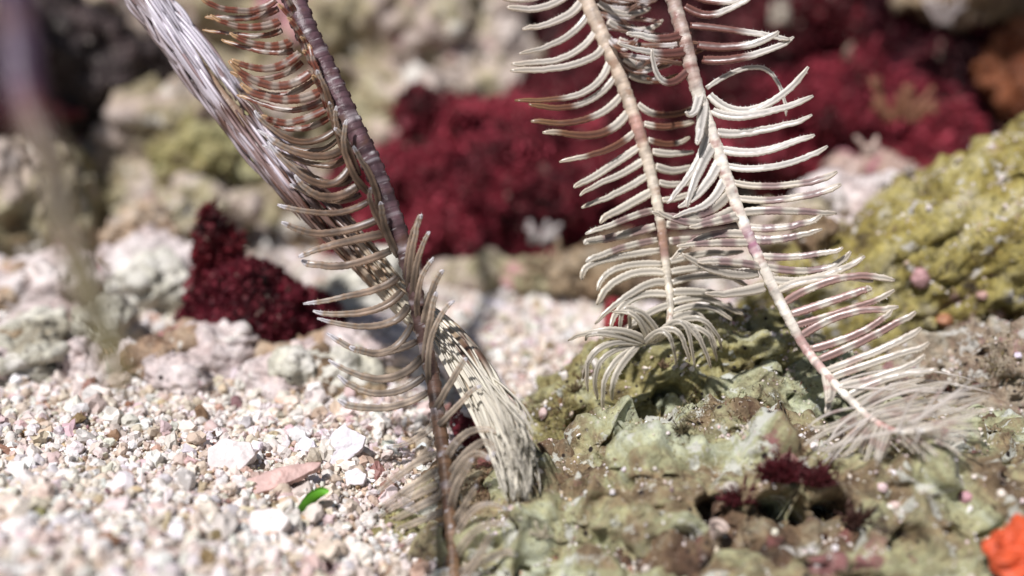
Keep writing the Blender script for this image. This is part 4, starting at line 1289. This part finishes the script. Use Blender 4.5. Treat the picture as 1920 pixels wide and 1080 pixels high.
def wispD():
    for i in range(34):
        f_ = r.random()
        j = int((.80 + .19 * f_) * 799)
        p0 = armD.path[j] + r.normal(0, .04, 3)
        if r.random() < .62:
            tx, ty = r.uniform(1690, 1880), r.uniform(690, 800)
        else:
            tx, ty = r.uniform(1505, 1800), r.uniform(800, 895)
        p1 = P(tx, ty, armD.px[j, 2] - r.uniform(-.1, .35))
        pm = (p0 + p1) / 2 + AX_U * r.uniform(-.05, .12) + r.normal(0, .04, 3)
        tt = np.linspace(0, 1, 14)
        c_ = np.tile((.80, .75, .69), (14, 1)) * r.uniform(.85, 1.05)
        m_ = band(tt, [r.uniform(.2, .6)], .1) * .5 * (r.random() < .4)
        yield bez(p0, pm, p1, tt), np.interp(tt, [0, .3, .8, 1], [.008, .018, .013, .003]), c_ * (1 - m_) + np.array((.40, .20, .18)) * m_


fringe(armD, 'wispy_fringe', M['veil'], wispD(), None, r)

# ---- arm E: blurred purple arm in the top left corner
ECOL = lambda s: np.stack([np.interp(s, [0, .30, .36, .42, .55, .85, 1], q) for q in ([.07, .08, .10, .16, .14, .20, .24], [.04, .045, .02, .12, .11, .17, .21], [.08, .085, .022, .08, .07, .08, .07])], -1)


def colE_axis(s, r):
    return ECOL(s)


def colE_pin(s, tt, r):
    return np.clip(np.tile(ECOL(s) * r.uniform(.7, 1.5), (len(tt), 1)), 0, 1)


armE = Arm('blurred arm hanging close in front at the far left, purple above, olive below',
           [(0, -90, 6.6), (22, 0, 6.6), (34, 70, 6.6), (40, 140, 6.55), (58, 215, 6.5), (95, 300, 6.45), (122, 420, 6.4), (165, 545, 6.3), (202, 640, 6.25), (226, 712, 6.2)],
           [.10, .11, .11, .105, .095, .09, .085, .075, .045], colE_axis, 15)
for i in range(66):
    y = -50 + i * 11.6
    x = np.interp(y, [-90, 0, 70, 140, 215, 300, 420, 545, 640, 712], [0, 22, 34, 40, 58, 95, 122, 165, 202, 226])
    sd = 1 if i % 2 else -1
    w_ = 30 if y < 200 else 17
    armE.pinnule((x, y), (x + sd * w_ * .7, y + 16), (x + sd * w_, y + 38), colE_pin, M['pinnule'], r0=.020, r1=.010, hairs=0, n=18)

# ------------------------------------------------------------------ hydroids, small animals and algae
def frond(name, label, cat, px, py, h, col, seed, d=None, branches=9, rad=.03, spread=1.0, group=None, lift=0.0):
    """a small branching tuft, one mesh"""
    r = np.random.default_rng(seed)
    base, nor = hit(px, py) if d is None else (P(px, py, d), None)
    V, F, C, n0 = [], [], [], 0
    for i in range(branches):
        a = r.normal(0, .5 * spread, 3)
        d1 = np.array([a[0], a[1] * .5 - .2, 1.0])
        d1 /= np.linalg.norm(d1)
        b0 = r.normal(0, h * .18, 3) * np.array([1, .5, .1])
        ln = h * r.uniform(.5, 1.1)
        tt = np.linspace(0, 1, 9)
        path = b0 + tt[:, None] * d1 * ln + (tt ** 2)[:, None] * r.normal(0, .22, 3) * ln
        rad_ = np.interp(tt, [0, .8, 1], [rad, rad * .8, rad * .5]) * (1 + .15 * r.normal(size=9))
        v, f, caps, _ = tube(path, rad_, (.1, -1, .2), 6)
        V.append(v)
        F.append(np.concatenate([f[:, [0, 1, 2]], f[:, [0, 2, 3]], caps]) + n0)
        C.append(np.tile(np.array(col) * r.uniform(.7, 1.25), (len(v), 1)))
        n0 += len(v)
        if r.random() < .6:
            k = r.integers(3, 7)
            d2 = d1 + r.normal(0, .8, 3)
            d2 /= np.linalg.norm(d2)
            path = path[k] + tt[:, None] * d2 * ln * .45
            v, f, caps, _ = tube(path, rad_ * .8, (.1, -1, .2), 6)
            V.append(v)
            F.append(np.concatenate([f[:, [0, 1, 2]], f[:, [0, 2, 3]], caps]) + n0)
            C.append(np.tile(np.array(col) * r.uniform(.7, 1.25), (len(v), 1)))
            n0 += len(v)
    o = mesh_obj(name, np.concatenate(V), np.concatenate(F), M['soft'], col=np.concatenate(C))
    o.location = base + np.array([0, 0, lift])
    return tag(o, label, cat, group)


frond('hydroid', 'pale forked hydroid with knobbed ends against the red bank right of the white arm', 'hydroid', 1632, 290, .42, (.58, .45, .38), 31, d=19.2, branches=5, rad=.06)
frond('hydroid', 'grey white drooping hydroid tuft at the top right over the dark red wall', 'hydroid', 1765, 45, .5, (.50, .44, .42), 32, d=22, branches=10, rad=.05)
frond('hydroid', 'small pale hydroid at the top right of the white arm', 'hydroid', 1463, 45, .45, (.52, .46, .38), 33, d=22.5, branches=5, rad=.09, spread=.5)
frond('hydroid', 'dim beige hydroid knob on the dark red wall below the small pale one', 'hydroid', 1588, 108, .35, (.36, .26, .20), 34, d=23, branches=4, rad=.07, spread=.5)
frond('hydroid', 'grey white hydroid near the bottom of the bright red mound', 'hydroid', 1000, 455, .5, (.48, .44, .42), 35, d=20.6, branches=6, rad=.07, spread=.7)
frond('hydroid', 'beige branching hydroid at the foot of the bright red mound', 'hydroid', 918, 525, .55, (.40, .31, .22), 36, d=19.8, branches=10, rad=.07)
frond('hydroid', 'tan hydroid clump at the lower right of the bright red mound', 'hydroid', 1035, 515, .5, (.38, .29, .19), 37, d=19.7, branches=10, rad=.06)
frond('hydroid', 'dim tan hydroid against the red bank near the yellow-green boulder', 'hydroid', 1690, 225, .7, (.26, .12, .07), 38, d=20.8, branches=8, rad=.09)
frond('hydroid', 'white curled hydroid on the crest of the yellow-green boulder', 'hydroid', 1898, 212, .16, (.60, .54, .46), 39, branches=5, rad=.035)
frond('hydroid', 'pale grey hydroid tuft on the left crest of the yellow-green boulder', 'hydroid', 1705, 335, .18, (.52, .46, .42), 40, branches=6, rad=.03)
frond('hydroid', 'tiny pale feathery hydroid tuft right of the lowest right pinnules of the brown arm', 'hydroid', 1018, 1008, .16, (.55, .50, .38), 41, branches=16, rad=.010, spread=1.6)
frond('algae_tuft', 'deep maroon algae tuft on the large bottom right rock', 'red algae', 1462, 915, .26, (.07, .006, .010), 42, branches=170, rad=.015, spread=1.8, lift=.08)
frond('algae_tuft', 'second smaller maroon algae tuft right of the deep maroon tuft', 'red algae', 1530, 925, .22, (.07, .009, .012), 43, branches=110, rad=.014, spread=1.6, lift=.08)
frond('algae_tuft', 'black brown turf tuft at the bottom edge beside the yellow-green chip', 'algae', 615, 1072, .16, (.05, .02, .02), 44, branches=50, rad=.012, spread=1.6)
frond('algae_tuft', 'olive turf tuft under the hole of the olive rubble branch', 'algae', 1278, 812, .14, (.13, .11, .06), 45, branches=40, rad=.008, spread=1.6)
frond('algae_tuft', 'brown hairy turf on the rim of the rubble hole', 'algae', 1245, 690, .10, (.22, .15, .09), 46, branches=40, rad=.008, spread=1.6)
frond('algae_tuft', 'dark turf on the left end of the olive rubble branch', 'algae', 1078, 735, .15, (.20, .15, .08), 47, branches=30, rad=.008, spread=1.4)


def ball(name, label, cat, px, py, rad, col, group=None, squash=.85):
    loc, nor = hit(px, py)
    d, f = ico(4)
    s = px * .11
    v = d * (rad * (1 + .32 * fbm(d * 1.6 + s, 3) + .10 * fbm(d * 5 + s, 2)))[:, None] * np.array([1, 1, squash])
    c = np.clip(np.array(col)[None] * (1 + .5 * fbm(v * (2.0 / rad) * .6 + s, 3))[:, None], .02, .85)
    o = mesh_obj(name, v, f, M['grain'], col=c)
    o.location = loc + nor * rad * .25
    return tag(o, label, cat, group)


frond('algae_tuft', 'dark maroon fuzz along the hollow left of the deep maroon tuft', 'red algae', 1385, 945, .22, (.07, .008, .012), 48, branches=90, rad=.014, spread=1.9)
frond('algae_tuft', 'dark brown fuzz in the second hollow on the large bottom right rock', 'algae', 1610, 985, .22, (.06, .025, .018), 49, branches=90, rad=.013, spread=1.9)
ball('worm_shell', 'pinkish white bead-like shell on the rock below the frayed white tip', 'shell', 1652, 915, .055, (.68, .52, .52))
ball('worm_shell', 'small pink bead-like shell below the pinkish white bead', 'shell', 1676, 948, .04, (.54, .40, .38))
ball('worm_shell', 'purple pink round shell with a white base on the far right rock', 'shell', 1809, 932, .075, (.46, .26, .29))
ball('worm_shell', 'white bead-like shell right of the purple pink shell', 'shell', 1878, 925, .05, (.70, .64, .56))
ball('ball_sponge', 'tan pink round ball sponge in the shade under the yellow-green boulder', 'sponge', 1866, 588, .10, (.42, .27, .20))
ball('ball_sponge', 'dull orange round knob left of the tan pink ball sponge', 'sponge', 1768, 600, .11, (.36, .17, .09))
ball('ball_sponge', 'small pink knob above the tan pink ball sponge', 'sponge', 1842, 555, .07, (.48, .30, .26))
ball('ball_sponge', 'mauve pink knob beside the white arm on the yellow-green boulder', 'sponge', 1725, 522, .12, (.44, .26, .26), squash=1.2)
ball('worm_shell', 'lavender white bead on the rubble heap at the right', 'shell', 1907, 668, .05, (.62, .56, .66))
ball('ball_sponge', 'brown pink knob beside the maroon tuft', 'sponge', 1478, 868, .10, (.34, .20, .17))
ball('ball_sponge', 'pale grey knob left of the maroon tuft', 'sponge', 1372, 912, .08, (.50, .46, .40))


# snail: a spired shell with whorls, and a dark band
tt = np.linspace(0, 1, 160)
V, F, C = [], [], []
nth, nh = 20, 40
hs = np.linspace(0, 1, nh)
for h in hs:
    rad_ = .085 * (1 - h) ** .85 * (1 + .16 * math.cos(h * 2 * math.pi * 4.5)) + .002
    for kx in range(nth):
        a = kx / nth * 2 * math.pi
        V.append((rad_ * math.cos(a), rad_ * math.sin(a), h * .26 + .012 * a / 6.28))
        bandc = .25 if abs((h * 4.5 + a / 6.28) % 1 - .5) < .16 else 1
        C.append(np.array((.50, .40, .34)) * bandc)
i = np.arange(nth * nh).reshape(nh, nth)
j = np.roll(i, -1, 1)
F = np.stack([i[:-1], j[:-1], j[1:], i[1:]], -1).reshape(-1, 4)
loc, nor = hit(1345, 1000)
o = mesh_obj('snail_shell', np.array(V) @ rotm(200, 12, 0).T, F, M['grain'], col=np.array(C))
o.location = loc + np.array([0, -.06, .12])
tag(o, 'tiny banded brown spiral snail shell under the maroon tuft', 'snail shell')

# sediment and turf that settle on the near rocks
r = np.random.default_rng(21)
near = [o for o in SC.objects if o.name.startswith('coral_rubble')]
pos, rad, tv, tc = [], [], [], []
for o in near:
    me = o.data
    nv = len(me.vertices)
    co = np.empty(nv * 3, np.float32)
    me.vertices.foreach_get('co', co)
    co = co.reshape(-1, 3) + np.array(o.location)
    no = np.empty(nv * 3, np.float32)
    me.vertices.foreach_get('normal', no)
    no = no.reshape(-1, 3)
    vis = (no[:, 1] < .35)
    patch = fbm(co * 2.2 + 40, 4) * 2 - .25
    w = vis * np.clip(no[:, 2] + .25, 0, 1) * np.clip(patch + .25, 0, 1)
    size = float(np.prod(np.array(o.dimensions))) ** .66
    kk = int(min(2600, 170 * size * .45 + 30))
    pk = r.choice(nv, kk, p=w / w.sum())
    pos.append(co[pk] + no[pk] * .008)
    rad.append(np.clip(r.lognormal(math.log(.015), .5, kk), .006, .05))
    patch2 = fbm(co * 1.1 + 80, 4)
    w2 = vis * np.clip(patch2 - .02, 0, 1)
    kk = int(min(9000, 700 * size + 150))
    pk = r.choice(nv, kk, p=w2 / w2.sum())
    b = co[pk]
    dirn = no[pk] + r.normal(0, .55, (kk, 3)) + np.array([0, 0, .2])
    dirn /= np.linalg.norm(dirn, axis=1)[:, None]
    ln = r.lognormal(math.log(.042), .55, kk)
    sd = np.cross(dirn, r.normal(size=(kk, 3)))
    sd = sd / np.linalg.norm(sd, axis=1)[:, None] * .0045
    tv.append(np.stack([b - sd, b + sd, b + dirn * (ln * .6)[:, None] + sd * .8, b + dirn * ln[:, None] + r.normal(0, .012, (kk, 3))], 1).reshape(-1, 3))
    cch = np.array([(.16, .11, .06), (.24, .20, .09), (.34, .31, .20), (.10, .05, .035), (.20, .05, .045)])[r.choice(5, kk, p=[.3, .25, .2, .15, .1])] * r.uniform(.7, 1.3, (kk, 1))
    tc.append(np.repeat(cch, 4, 0))
pos, rad = np.concatenate(pos), np.concatenate(rad)
v, f, c = grain_field(pos, rad, sand_cols(len(pos), r), 1, r)
tag(mesh_obj('sediment_grains', v, f, M['grain'], col=c, smooth=False), 'fine pale sediment grains settled on the near rocks', 'sediment', kind='stuff')
tv, tc = np.concatenate(tv), np.concatenate(tc)
fq = np.arange(len(tv)).reshape(-1, 4)
tag(mesh_obj('turf_algae', tv, fq, M['soft'], col=tc), 'short brown and olive turf algae filaments on the near rocks', 'turf algae', kind='stuff')
